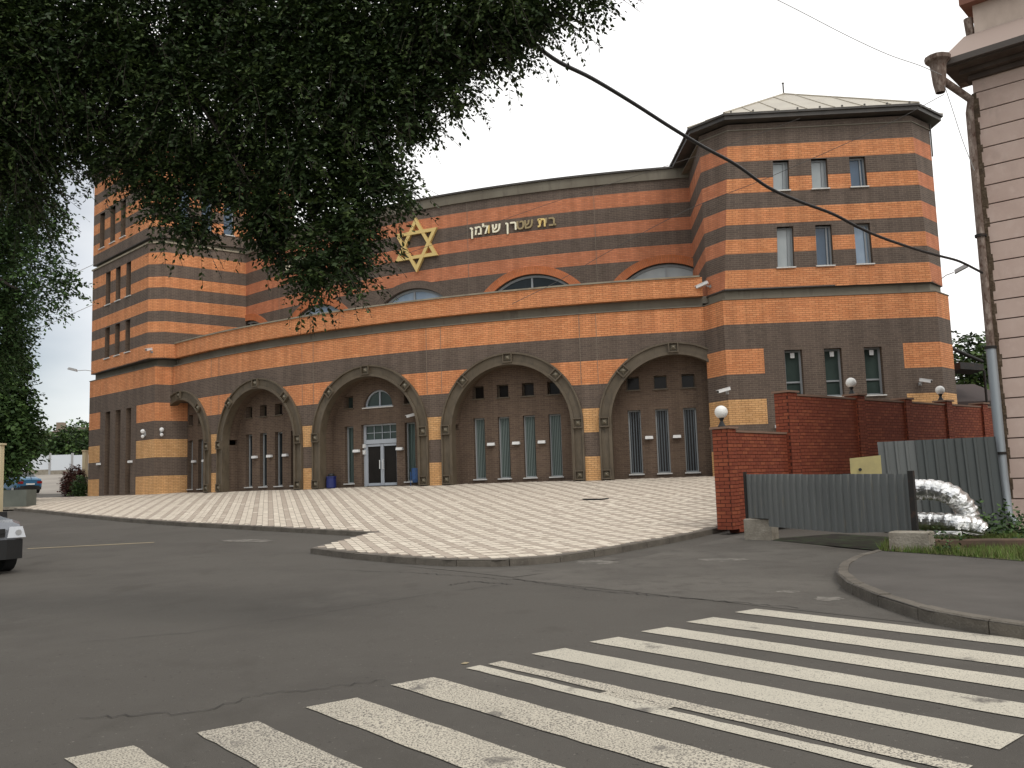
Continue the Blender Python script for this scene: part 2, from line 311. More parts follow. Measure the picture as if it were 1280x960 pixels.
# bed under the tiles
mb = MB(); g = .8; tx = np.arange(-62, 21, g); ty = np.arange(16, 61, g)
def plaza_bed():
    P = np.array([(x, y) for y in ty for x in tx]); Z = zp_arr(P); nx = len(tx)
    import mathutils.geometry as mg
    # triangulate outline + interior points
    pts = [Vector(p) for p in PLZ]; n = len(pts)
    inner = [Vector(p) for p in P if in_poly(p[0], p[1], PLZ)]
    v, e, f, *_ = mg.delaunay_2d_cdt(pts + inner, [(i, (i + 1) % n) for i in range(n)], [], 1, 1e-4)
    zz = zp_arr(np.array([(a.x, a.y) for a in v]))
    mb = MB(); mb.v = [(a.x, a.y, z - .012) for a, z in zip(v, zz)]; mb.f = [tuple(t) for t in f]; mb.m = [0] * len(f); mb.sm = [True] * len(f); mb.uv = [(0, 0)] * sum(len(t) for t in f)
    return mb.build('plaza', JOINT, kind='structure')
plaza = plaza_bed()
# tiles
TS = .175; TA = R_(15.2)
ca, sa = math.cos(TA), math.sin(TA)
tile_list = []
for i in range(-300, 190):
    for j in range(-60, 330):
        u, v = (i + .5) * TS, (j + .5) * TS
        x, y = u * ca - v * sa, 12 + u * sa + v * ca
        if y < 15 or y > 60 or x < -42 or x > 18: continue
        if abs(x / y) > .62 + (.1 if x < 0 else 0): continue
        tile_list.append((x, y, i, j))
TP = np.array([(t[0], t[1]) for t in tile_list])
PL = np.array(PLZ)
# vectorised inside test
def inside(P, poly):
    c = np.zeros(len(P), bool); n = len(poly); j = n - 1
    for i in range(n):
        xi, yi = poly[i]; xj, yj = poly[j]
        with np.errstate(divide='ignore', invalid='ignore'):
            q = ((yi > P[:, 1]) != (yj > P[:, 1])) & (P[:, 0] < (xj - xi) * (P[:, 1] - yi) / (yj - yi + 1e-12) + xi)
        c ^= q; j = i
    return c
hh = TS * .47
ok = np.ones(len(TP), bool)
for dx, dy in ((-1, -1), (1, -1), (1, 1), (-1, 1)):
    ok &= inside(TP + np.array([dx * hh * ca - dy * hh * sa, dx * hh * sa + dy * hh * ca]), PLZ)
idx = np.nonzero(ok)[0]
# kerb clearance
TP = TP[idx]; tile_list = [tile_list[k] for k in idx]
kpts = np.array([(a.x + (b.x - a.x) * t, a.y + (b.y - a.y) * t) for L in (KL, KT) for a, b in zip(L[:-1], L[1:]) for t in np.linspace(0, 1, 12)])
far_ok = np.array([((kpts - p) ** 2).sum(1).min() > .26 ** 2 for p in TP])
TP = TP[far_ok]; tile_list = [t for t, o in zip(tile_list, far_ok) if o]
e = .05
ZC = zp_arr(TP); ZX = (zp_arr(TP + [e, 0]) - ZC) / e; ZY = (zp_arr(TP + [0, e]) - ZC) / e
order = np.argsort(np.hypot(TP[:, 0], TP[:, 1]))
h2 = TS / 2 - .004
tmesh = []
for k in range(4):
    b = MB().box((-h2, -h2, -.03), (h2, h2, .0), 0, taper=.97, bottom=False); o = b.build('paving_tile', TILES[k], plaza); tmesh.append(o.data); bpy.data.objects.remove(o)
def tkind(i, j, x, y):
    base = 2 if (i % 3 == 0 or j % 3 == 0) else 0
    r = random.random()
    if r < .025: base = 2 - base
    return base + (1 if random.random() < .45 else 0)
stuffV = []; stuffF = []; stuffM = []
for n_, k in enumerate(order):
    x, y, i, j = tile_list[k]; z = ZC[k] + random.uniform(-.003, .003); kd = tkind(i, j, x, y)
    sx, sy = ZX[k], ZY[k]
    if n_ < 300:
        o = bpy.data.objects.new('paving_tile', tmesh[kd]); COL.objects.link(o); o.parent = plaza
        nrm = Vector((-sx, -sy, 1)).normalized(); xa = Vector((ca, sa, ca * sx + sa * sy)).normalized(); ya = nrm.cross(xa)
        o.matrix_local = Matrix.Translation((x, y, z)) @ Matrix((xa, ya, nrm)).transposed().to_4x4()
    else:
        b0 = len(stuffV)
        for dz in (-.03, 0):
            for dx, dy in ((-1, -1), (1, -1), (1, 1), (-1, 1)):
                q = h2 * (.97 if dz == 0 else 1); ox, oy = dx * q * ca - dy * q * sa, dx * q * sa + dy * q * ca
                stuffV.append((x + ox, y + oy, z + dz + ox * sx + oy * sy))
        for f in ((4, 5, 6, 7), (0, 1, 5, 4), (1, 2, 6, 5), (3, 0, 4, 7)): stuffF.append(tuple(b0 + a for a in f)); stuffM.append(kd)
me = bpy.data.meshes.new('paving_tiles'); me.from_pydata(stuffV, [], stuffF)
for m in TILES: me.materials.append(m)
me.polygons.foreach_set('material_index', stuffM); me.update()
o = bpy.data.objects.new('paving_tiles', me); COL.objects.link(o); o.parent = plaza; o['kind'] = 'stuff'

def kerb_line(name, pts, side, width=.16, height=.13, stone=1.0, m=KERB, base=lambda p: zr(p[1]), cap=400):
    """stones laid along a polyline; side=+1 puts the body to the left of travel"""
    root = empty(name, kind='structure'); pts = [Vector((p[0], p[1])) for p in pts]
    S = [0]
    for a, b in zip(pts[:-1], pts[1:]): S.append(S[-1] + (b - a).length)
    def P(s):
        for i in range(len(S) - 1):
            if s <= S[i + 1] or i == len(S) - 2:
                t = (s - S[i]) / (S[i + 1] - S[i]); return pts[i].lerp(pts[i + 1], t)
    s = 0; k = 0
    while s < S[-1] - .15 and k < cap:
        e = min(s + stone - .015, S[-1]); mb = MB(); n = 3; k += 1
        L = [P(s + (e - s) * i / n) for i in range(n + 1)]; dz = random.uniform(-.012, .008)
        for i in range(n):
            a, b = L[i], L[i + 1]; d = (P(min(s + (e - s) * (i + .5) / n + .05, S[-1])) - P(max(s + (e - s) * (i + .5) / n - .05, 0))).normalized()
            nv = Vector((-d.y, d.x)) * side
            za, zb = base(a), base(b); c = .025
            ring = lambda p, z: [Vector((p.x, p.y, z - .12)), Vector((p.x, p.y, z + height - c + dz)), Vector((p.x + nv.x * c, p.y + nv.y * c, z + height + dz)), Vector((p.x + nv.x * width, p.y + nv.y * width, z + height + dz)), Vector((p.x + nv.x * width, p.y + nv.y * width, z - .12))]
            A, B = ring(a, za), ring(b, zb)
            for q in range(4):
                f = [A[q], B[q], B[q + 1], A[q + 1]]
                mb.face(f if side > 0 else f[::-1])
            if i == 0: mb.face(A)
            if i == n - 1: mb.face(B[::-1])
        mb.build('kerb_stone', m, root, weld=True); s += stone
    return root
kerb_line('plaza_kerb', KL[1:], +1); kerb_line('corner_kerb', KT, +1)
# weathered concrete apron spilled at the corner kerb, and the repair seam in the road
def flat(name, pts, dz, m, parent=None, **k):
    mb = MB(); P = [gp(*p) for p in pts]
    mb.face([Vector((p.x, p.y, p.z + dz)) for p in P]); return mb.build(name, m, parent, **k)
root = empty('road_patches', kind='structure')
flat('concrete_spill', [(500, 707), (560, 711), (620, 712), (700, 706), (760, 697), (775, 699), (720, 710), (670, 718), (640, 722), (590, 716)], .005, ASPH2, root)
DARKPATCH = mat('dark worn asphalt', (.085, .078, .07), .9, noise=[(2, (.11, .1, .09), .4, .7, (1, 1, 1)), (120, (.05, .047, .043), .5, .8, (1, 1, 1))], bump=(100, .006, (1, 1, 1)))
flat('asphalt_patch', [(640, 724), (720, 709), (800, 697), (930, 668), (1110, 694), (1046, 738), (1150, 780), (900, 752)], .004, ASPH2, root)
def blotch(cx, cy, rx, ry, m, nm, dz=.006, n=26):
    pts = []
    for k in range(n):
        a = 2 * math.pi * k / n; q = random.uniform(.6, 1.1); pts.append((cx + rx * q * math.cos(a), cy - ry * q * math.sin(a)))
    flat(nm, pts, dz, m, root)
DUST = mat('pale road dust', (.20, .185, .16), .95, noise=[(9, (.10, .092, .08), .42, .6, (1, 1, 1)), (1.5, (.10, .092, .08), .55, .65, (1, 1, 1))])
STAIN = mat('dark oil stain', (.062, .057, .05), .8, noise=[(5, (.078, .071, .062), .4, .6, (1, 1, 1))])
for a_ in ((1034, 749, 22, 3.2), (905, 700, 34, 2.2), (745, 703, 30, 2.5), (1010, 690, 20, 1.2), (310, 676, 38, 2.0), (985, 740, 16, 1.6)): blotch(*a_, DUST, 'dust_patch')
CRACK = mat('crack in asphalt', (.035, .032, .03), .95)
def crack(pts, w, n=40):
    mb = MB(); L = [gp(*p) for p in pts]; cum = [0]
    for a, b in zip(L[:-1], L[1:]): cum.append(cum[-1] + (b - a).length)
    pr = None
    for i in range(n + 1):
        s = cum[-1] * i / n; k = max(j for j in range(len(cum) - 1) if cum[j] <= s + 1e-9); t = (s - cum[k]) / (cum[k + 1] - cum[k]); p = L[k].lerp(L[k + 1], min(t, 1)); d = (L[k + 1] - L[k]).normalized(); nv = Vector((-d.y, d.x, 0))
        p = p + nv * random.uniform(-.05, .05); ww = w * random.uniform(.3, 1.2)
        cur = (p - nv * ww / 2, p + nv * ww / 2)
        if pr: mb.face([Vector((q.x, q.y, zr(q.y) + .008)) for q in (pr[0], cur[0], cur[1], pr[1])])
        pr = cur
    mb.build('crack', CRACK, root)
crack([(100, 898), (240, 892), (330, 868), (400, 862), (480, 850)], .012); crack([(100, 804), (250, 790), (400, 768), (520, 745), (640, 730)], .012)
crack([(640, 724), (740, 738), (900, 752), (1000, 760)], .025, 60); crack([(400, 712), (520, 716), (600, 722), (640, 725)], .02); crack([(560, 732), (590, 727), (640, 731)], .03)
# zebra crossing
zeb = empty('zebra_crossing', kind='structure')
ZL = [(918, 766), (858, 778), (801, 790), (737, 803), (665, 818), (583, 836), (488, 857), (382, 885), (245, 917), (82, 949)]
G = [gp(*p) for p in ZL]
zdir = (gp(1250, 938) - gp(665, 818)).xy.normalized(); zlen = (gp(1250, 938) - gp(665, 818)).xy.length
zside = (G[0] - G[7]).xy.normalized()
def stripe(p, w, L, m, off=0, st=0.0, ragged=0.0):
    mb = MB(); n = 24; p = p.xy + zside * off
    pts = []
    for i in range(n + 1):
        s = st + (L - st) * i / n
        j0 = random.uniform(-1, 1) * .008; a = p + zdir * s + zside * j0; b = p + zdir * (s + (ragged if i == 0 else 0)) + zside * (w + random.uniform(-1, 1) * .008)
        pts.append((a, b))
    for (a, b), (c, d) in zip(pts[:-1], pts[1:]):
        mb.face([Vector((q.x, q.y, zr(q.y) + .007)) for q in (a, c, d, b)])
    mb.build('painted_stripe', m, zeb)
widths = []
for i, p in enumerate(G):
    nxt = (G[i - 1] - p).xy.length if i else .72
    w = nxt * .5
    if i == 5:
        stripe(p, w * .38, zlen, PAINT[0]); stripe(p, w * .42, zlen, PAINT[1], off=w * .60, st=.02)
        stripe(p, w * .22, 2.1, PAINT[1], off=w * .38, st=1.45)
    else: stripe(p, w, zlen + (1.2 if i < 4 else 0), PAINT[[0, 0, 0, 0, 0, 0, 1, 1, 2, 1][i]], ragged=.05)
def rline(a, b, w):
    mb = MB(); A, B = gp(*a), gp(*b); d = (B - A).xy.normalized(); nv = Vector((-d.y, d.x))
    for i in range(12):
        p, q = A.xy.lerp(B.xy, i / 12), A.xy.lerp(B.xy, (i + 1) / 12)
        mb.face([Vector((v.x, v.y, zr(v.y) + .007)) for v in (p, q, q + nv * w, p + nv * w)])
    mb.build('painted_line', YPAINT, root)
rline((33, 686.5), (192, 678.5), .16)
rline((582, 831), (587, 829), .05)
# ------------------------------------------------------------------ right-hand footpath, kerb, grass
RK_PX = [(1096, 697), (1066, 705), (1049, 716), (1046, 727), (1060, 741), (1095, 757), (1160, 779), (1220, 791), (1290, 802), (1400, 822)]
RK = [gp(*p) for p in RK_PX]
kerb_line('footpath_kerb', [(p.x, p.y) for p in RK], +1, width=.15, height=.14, stone=.95)
pv = [(p.x, p.y) for p in RK]; far_edge = [gp(*p) for p in [(1420, 700), (1280, 712), (1190, 704), (1105, 697)]]
mb = MB(); ring = [Vector((p[0], p[1])) for p in pv] + [Vector((p.x, p.y)) for p in far_edge]
mb.face([Vector((p.x, p.y, zr(p.y) + .128)) for p in ring]); mb.build('footpath', PAVE, kind='structure')
ge = [(1098, 698), (1190, 705), (1280, 713), (1420, 702), (1420, 664), (1290, 676), (1185, 684), (1110, 688)]
GE = [gp(*p) for p in ge]; mb = MB(); mb.face([Vector((p.x, p.y, zr(p.y) + .135)) for p in GE])
SOIL = mat('soil', (.07, .06, .035), .95, noise=[(3, (.06, .085, .025), .4, .6, (1, 1, 1))]); mb.build('verge', SOIL, kind='structure')

def blades(name, pts, hmin, hmax, mats, parent=None, w=.008, **k):
    P = np.asarray(pts); n = len(P); a = RNG.uniform(0, 6.28, n); h = RNG.uniform(hmin, hmax, n); ln = RNG.normal(0, .35, (n, 2)) * h[:, None]
    d = np.c_[np.cos(a), np.sin(a), np.zeros(n)] * w
    A = P - d; B = P + d; C = P + np.c_[ln, h]
    V = np.stack([A, B, C], 1).reshape(-1, 3); me = bpy.data.meshes.new(name); me.vertices.add(3 * n); me.vertices.foreach_set('co', V.ravel())
    me.loops.add(3 * n); me.loops.foreach_set('vertex_index', np.arange(3 * n)); me.polygons.add(n); me.polygons.foreach_set('loop_start', np.arange(0, 3 * n, 3))
    for m in mats: me.materials.append(m)
    me.polygons.foreach_set('material_index', RNG.integers(0, len(mats), n)); me.update(); me.validate()
    o = bpy.data.objects.new(name, me); COL.objects.link(o); o.parent = parent
    return tag(o, **k)
gpoly = [(p.x, p.y) for p in GE]; xs = [p[0] for p in gpoly]; ys = [p[1] for p in gpoly]
C = np.c_[RNG.uniform(min(xs), max(xs), 60000), RNG.uniform(min(ys), max(ys), 60000)]; C = C[inside(C, gpoly)]
pn = np.sin(C[:, 0] * 3.1 + 1) * np.sin(C[:, 1] * 4.3) + RNG.normal(0, .5, len(C)); C = C[pn > -.8][:34000]
blades('grass', np.c_[C, [zr(y) + .13 for y in C[:, 1]]], .05, .16, GRASSM, label='short green grass on the verge behind the right footpath', category='grass', kind='stuff') if False else tag(blades('grass', np.c_[C, [zr(y) + .13 for y in C[:, 1]]], .05, .16, GRASSM), 'short green grass on the verge behind the right footpath', 'grass', kind='stuff')

# ------------------------------------------------------------------ WALL BUILDER
class Opening:
    def __init__(s, u0, u1, z0, z1=None, arc=None, depth=.3, mat=None):
        s.u0, s.u1, s.z0, s.z1, s.arc, s.depth, s.mat = u0, u1, z0, z1, arc, depth, mat   # arc=(uc, zc, r)
    def top(s, u):
        if s.arc:
            uc, zc, r = s.arc; return zc + math.sqrt(max(r * r - (u - uc) ** 2, 0))
        return s.z1
def clipz(poly, z, keep_above):
    out = []
    for i in range(len(poly)):
        a, b = poly[i], poly[(i + 1) % len(poly)]; ia, ib = (a[1] >= z) == keep_above or a[1] == z, (b[1] >= z) == keep_above or b[1] == z
        if ia: out.append(a)
        if ia != ib:
            t = (z - a[1]) / (b[1] - a[1]); out.append((a[0] + t * (b[0] - a[0]), z))
    return out
def wall(name, mp, u0, u1, z0, z1, openings, levels, matfn, mats, parent, step=1.0, ucuts=(), rmat=0, mb=None, reveal_bottom=True):
    own = mb is None
    if own: mb = MB()
    us = {round(u0, 4), round(u1, 4)} | {round(u, 4) for u in ucuts if u0 < u < u1}
    n = max(1, int((u1 - u0) / step)); us |= {round(u0 + (u1 - u0) * i / n, 4) for i in range(n + 1)}
    for o in openings:
        for u in (o.u0, o.u1):
            if u0 <= u <= u1: us.add(round(u, 4))
        if o.arc:
            uc, zc, r = o.arc
            for k in range(0, 33):
                u = uc + r * math.cos(math.pi * k / 32)
                if o.u0 < u < o.u1 and u0 < u < u1: us.add(round(u, 4))
    us = sorted(us); lv = [z0] + [z for z in sorted(levels) if z0 < z < z1] + [z1]
    for ua, ub in zip(us[:-1], us[1:]):
        if ub - ua < 1e-3: continue
        um = (ua + ub) / 2; segs = [((z0, z0), None)]; cur = (z0, z0)
        ops = sorted([o for o in openings if o.u0 < um < o.u1], key=lambda o: o.z0)
        pieces = []
        for o in ops:
            pieces.append((cur, (o.z0, o.z0))); cur = (o.top(ua), o.top(ub))
        pieces.append((cur, (z1, z1)))
        for (ba, bb), (ta, tb) in pieces:
            if ta - ba < 1e-4 and tb - bb < 1e-4: continue
            poly = [(ua, ba), (ub, bb), (ub, tb), (ua, ta)]
            for la, lb in zip(lv[:-1], lv[1:]):
                p = clipz(clipz(poly, la, True), lb, False)
                q = []
                for c in p:
                    if not q or abs(c[0] - q[-1][0]) + abs(c[1] - q[-1][1]) > 1e-5: q.append(c)
                if len(q) > 2 and abs(q[0][0] - q[-1][0]) + abs(q[0][1] - q[-1][1]) < 1e-5: q.pop()
                if len(q) < 3: continue
                mb.face([mp(u, z, 0) for u, z in q], matfn(um, (la + lb) / 2), q)
    for o in openings:
        a0, a1 = max(o.u0, u0), min(o.u1, u1); D = o.depth; rm = o.mat if o.mat is not None else rmat
        if a0 >= a1: continue
        if o.u0 >= u0: z = o.top(a0); mb.face([mp(a0, o.z0, 0), mp(a0, z, 0), mp(a0, z, D), mp(a0, o.z0, D)], rm, [(0, o.z0), (0, z), (D, z), (D, o.z0)]) if z - o.z0 > .01 else None
        if o.u1 <= u1: z = o.top(a1); mb.face([mp(a1, o.z0, D), mp(a1, z, D), mp(a1, z, 0), mp(a1, o.z0, 0)], rm, [(D, o.z0), (D, z), (0, z), (0, o.z0)]) if z - o.z0 > .01 else None
        seq = [u for u in us if a0 <= u <= a1]; s = 0
        for ua, ub in zip(seq[:-1], seq[1:]):
            za, zb = o.top(ua), o.top(ub); l = math.hypot(ub - ua, zb - za)
            mb.face([mp(ua, za, 0), mp(ub, zb, 0), mp(ub, zb, D), mp(ua, za, D)], rm, [(0, s), (0, s + l), (D, s + l), (D, s)]); s += l
            if reveal_bottom and o.z0 > z0 + .01: mb.face([mp(ua, o.z0, D), mp(ub, o.z0, D), mp(ub, o.z0, 0), mp(ua, o.z0, 0)], rm)
    if own: return mb.build(name, mats, parent)
    return mb
def arcmap(R):
    return lambda u, z, d: Vector((CX + (R - d) * math.sin(u / R), CY - (R - d) * math.cos(u / R), z))
def facemap(Ab, Bb, At, Bt, z0, z1):
    L = math.hypot(Bb[0] - Ab[0], Bb[1] - Ab[1]); dx, dy = (Bb[0] - Ab[0]) / L, (Bb[1] - Ab[1]) / L; n = (dy, -dx)
    def f(u, z, d):
        t = (z - z0) / (z1 - z0); s = u / L
        x = (Ab[0] + (At[0] - Ab[0]) * t) * (1 - s) + (Bb[0] + (Bt[0] - Bb[0]) * t) * s; y = (Ab[1] + (At[1] - Ab[1]) * t) * (1 - s) + (Bb[1] + (Bt[1] - Bb[1]) * t) * s
        return Vector((x - n[0] * d, y - n[1] * d, z))
    return f, L
# ------------------------------------------------------------------ THE SYNAGOGUE
syn = empty('synagogue', (0, 45, 0), label='large striped orange and brown brick synagogue with arcade and two corner towers', cat='building')
class Par: pass
def P_(name, mb, mats, parent=syn, **k):
    o = mb.build(name, mats, None, **k); o.parent = parent
    mat_inv = Matrix.Translation(-Vector(parent.location)) if parent is syn else Matrix.Identity(4)
    o.matrix_parent_inverse = mat_inv
    return o
LM = [BROWN, ORANGE, YELLOW, REDDISH, RECESS, CORN]
def lowband(u, z):
    k = int(z)
    return {0: 2, 1: 0, 2: 2, 3: 0, 4: 1, 5: 0, 6: 1}[min(k, 6)]
PIER0, BAY = -12.72, 8.86          # pier between bay 5 and 4, degrees
centers = [PIER0 + BAY / 2 - BAY * i for i in range(5)]      # bay 5,4,3,2,1
K = R_(1) * RLO
RA, ZC_ = 2.74, 2.40
ops = []
for c in centers:
    uc = c * K; ops.append(Opening(uc - RA, uc + RA, 0.0, arc=(uc, ZC_, RA), depth=.85, mat=4))
m_lo = arcmap(RLO)
U0, U1 = -45.0 * K, -6.62 * K
mbw = wall('arcade_wall', m_lo, U0, U1, 0, 7.0, ops, [1, 2, 3, 4, 5, 6], lowband, LM, syn, step=.5, mb=MB()); P_('arcade_wall', mbw, LM)
# cornice channel and parapet
m_c = arcmap(RLO - .28); mb = MB(); wall('', m_c, U0 * (RLO - .28) / RLO, U1 * (RLO - .28) / RLO, 6.9, 7.5, [], [], lambda u, z: 0, None, None, step=.5, mb=mb); P_('cornice', mb, CORN)
def ring_solid(Rin, Rout, z0, z1, t0, t1, n=60, mat=0, mb=None, fm=None):
    mb = mb or MB()
    for i in range(n):
        a, b = t0 + (t1 - t0) * i / n, t0 + (t1 - t0) * (i + 1) / n; A = [arc(a, Rin), arc(a, Rout), arc(b, Rout), arc(b, Rin)]
        lo = [p + Vector((0, 0, z0)) for p in A]; hi = [p + Vector((0, 0, z1)) for p in A]; ua, ub = a * K, b * K
        mb.face([lo[1], lo[2], hi[2], hi[1]], mat, [(ua, z0), (ub, z0), (ub, z1), (ua, z1)]); mb.face([hi[0], hi[1], hi[2], hi[3]], mat, [(ua, 0), (ua, .3), (ub, .3), (ub, 0)]); mb.face([lo[3], lo[2], lo[1], lo[0]], mat); mb.face([lo[0], hi[0], hi[3], lo[3]][::-1], mat, [(ua, z0), (ua, z1), (ub, z1), (ub, z0)])
    return mb
P_('parapet', ring_solid(RLO - .3, RLO + .03, 7.46, 8.24, -45.0, -6.62), ORANGE)
P_('coping', ring_solid(RLO - .36, RLO + .09, 8.243, 8.31, -45.0, -6.75), COPE)
P_('ledge', ring_solid(RLO - .3, RLO + .05, 7.003, 7.04, -44.9, -6.7), CORN)
mb = MB(); ring_solid(RUP - .2, RLO - .3, 7.2, 7.5, -47, -6.2, mb=mb); P_('terrace_floor', mb, CONC)
# arch trims with studs
def archprof(uc, r0, r1, proud, back, mb, mapf, zc, jamb0=0.0, n=32, a0=0, a1=math.pi, seg_uv=False, zmin=None):
    pts = []
    if jamb0 is not None: pts.append((uc + r0, jamb0, uc + r1, jamb0))
    for k in range(n + 1):
        a = a0 + (a1 - a0) * k / n; pts.append((uc + r0 * math.cos(a), zc + r0 * math.sin(a), uc + r1 * math.cos(a), zc + r1 * math.sin(a)))
    if jamb0 is not None: pts.append((uc - r0, jamb0, uc - r1, jamb0))
    s = 0
    for p, q in zip(pts[:-1], pts[1:]):
        l = math.hypot(q[2] - p[2], q[3] - p[3]); w = r1 - r0
        I0, O0, I1, O1 = [mapf(*c, -proud) for c in ((p[0], p[1]), (p[2], p[3]), (q[0], q[1]), (q[2], q[3]))]
        i0, o0, i1, o1 = [mapf(*c, back) for c in ((p[0], p[1]), (p[2], p[3]), (q[0], q[1]), (q[2], q[3]))]
        mb.face([I0, O0, O1, I1], 0, [(0, s), (w, s), (w, s + l), (0, s + l)]); mb.face([O0, o0, o1, O1], 0, [(0, s), (.1, s), (.1, s + l), (0, s + l)]); mb.face([i0, I0, I1, i1], 0, [(0, s), (.1, s), (.1, s + l), (0, s + l)]); s += l
    return mb
def stud(mapf, u, z, ang, parent, sz=.42):
    o3 = mapf(u, z, 0); ux = (mapf(u + .01, z, 0) - o3).normalized(); n = (mapf(u, z, -1) - o3).normalized(); uz = Vector((0, 0, 1))
    a = ux * math.cos(ang) + uz * math.sin(ang); b = -ux * math.sin(ang) + uz * math.cos(ang); h = sz / 2
    mb = MB(); pt = lambda x, y, d: o3 + a * x + b * y + n * d
    def q(x0, x1, y0, y1, d0, d1):
        P = [pt(x0, y0, d0), pt(x1, y0, d0), pt(x1, y1, d0), pt(x0, y1, d0), pt(x0, y0, d1), pt(x1, y0, d1), pt(x1, y1, d1), pt(x0, y1, d1)]
        for f in ((4, 5, 6, 7), (0, 1, 5, 4), (1, 2, 6, 5), (2, 3, 7, 6), (3, 0, 4, 7)): mb.face([P[i] for i in f])
    f = .045; q(-h, h, -h, -h + f, .02, .2); q(-h, h, h - f, h, .02, .2); q(-h, -h + f, -h + f, h - f, .02, .2); q(h - f, h, -h + f, h - f, .02, .2); q(-h + f, h - f, -h + f, h - f, .02, .09)
    k = h - .09
    C4 = [pt(-k, -k, .09), pt(k, -k, .09), pt(k, k, .09), pt(-k, k, .09)]; top = pt(0, 0, .23)
    for i in range(4): mb.face([C4[i], C4[(i + 1) % 4], top], 1)
    o = mb.build('stud', [TRIM, STUDP], None); o.parent = parent
STUDP = mat('stud pyramid', (.20, .175, .13), .45, .1)
for bi, c in enumerate(centers):
    uc = c * K; mb = MB()
    archprof(uc, 2.78, 3.11, .05, .0, mb, m_lo, ZC_); archprof(uc, 3.11, 3.18, .13, .0, mb, m_lo, ZC_); archprof(uc, 2.66, 2.78, .13, .30, mb, m_lo, ZC_)
    a = P_('arch_trim', mb, TRIM)
    for an in (0, 45, 90, 135, 180):
        if bi == 0 and an in (0, 45): continue
        if bi == 4 and an in (180,): continue
        r = 2.95; stud(m_lo, uc + r * math.cos(R_(an)), ZC_ + r * math.sin(R_(an)) , R_(an - 90) if an in (45, 135) else 0, a)
    for sx in (-1, 1):
        if bi == 0 and sx == 1: continue
        if bi == 4 and sx == -1: continue
        stud(m_lo, uc + sx * 2.95, .24, 0, a, sz=.4)
# recess walls and windows
def sillbox(mb, mp, u0, u1, z, out, D, h=.05): 
    P = [mp(u0, z, -out), mp(u1, z, -out), mp(u1, z, D), mp(u0, z, D)]; T = [p + Vector((0, 0, h)) for p in P]
    mb.face(T); mb.face(P[::-1])
    for i in range(4): j = (i + 1) % 4; mb.face([P[i], P[j], T[j], T[i]])
def slab(mb, mp, u0, u1, z0, z1, d0, d1, m=0):
    P = [mp(u0, z0, d0), mp(u1, z0, d0), mp(u1, z1, d0), mp(u0, z1, d0)]; Q = [mp(u0, z0, d1), mp(u1, z0, d1), mp(u1, z1, d1), mp(u0, z1, d1)]
    mb.face(P, m)
    for i in range(4): j = (i + 1) % 4; mb.face([P[j], P[i], Q[i], Q[j]], m)
def sub(name, mb, mats, parent):
    o = mb.build(name, mats, None); o.parent = parent; return o
def window(mp, u0, u1, z0, z1, D, gl=None, fr=.06, mull=(), trans=(), slats=None, sill=True, fmat=None, sm=None):
    mb = MB(); fd = D - .07
    slab(mb, mp, u0, u0 + fr, z0, z1, fd, D); slab(mb, mp, u1 - fr, u1, z0, z1, fd, D); slab(mb, mp, u0 + fr, u1 - fr, z0, z0 + fr, fd, D); slab(mb, mp, u0 + fr, u1 - fr, z1 - fr, z1, fd, D)
    for t in mull: slab(mb, mp, u0 + (u1 - u0) * t - fr * .4, u0 + (u1 - u0) * t + fr * .4, z0 + fr, z1 - fr, fd + .004, D)
    for t in trans: slab(mb, mp, u0 + fr, u1 - fr, z0 + (z1 - z0) * t - fr * .45, z0 + (z1 - z0) * t + fr * .45, fd + .002, D)
    w = P_('window', mb, fmat or FRAME)
    g = MB(); g.face([mp(u0, z0, D - .012), mp(u1, z0, D - .012), mp(u1, z1, D - .012), mp(u0, z1, D - .012)], 0, [(u0, z0), (u1, z0), (u1, z1), (u0, z1)]); sub('pane', g, gl or GLASS, w)
    if slats:
        n, a, b, bm_ = slats; q = MB(); iw = (u1 - u0 - 2 * fr)
        for k in range(n):
            uu = u0 + fr + iw * (a + (b - a) * (k + .5) / n); slab(q, mp, uu - iw * .045, uu + iw * .045, z0 + fr, z1 - fr, D - .04, D - .014)
        sub('blind', q, bm_, w)
    if sill:
        q = MB(); sillbox(q, mp, u0 - .05, u1 + .05, z0 - .052, .07, D, .05); sub('sill', q, sm or SILL, w)
    return w
RRC = RLO - .85; m_rc = arcmap(RRC); KR = R_(1) * RRC
LM2 = [RECESS, BROWN]
wall_lamps = []
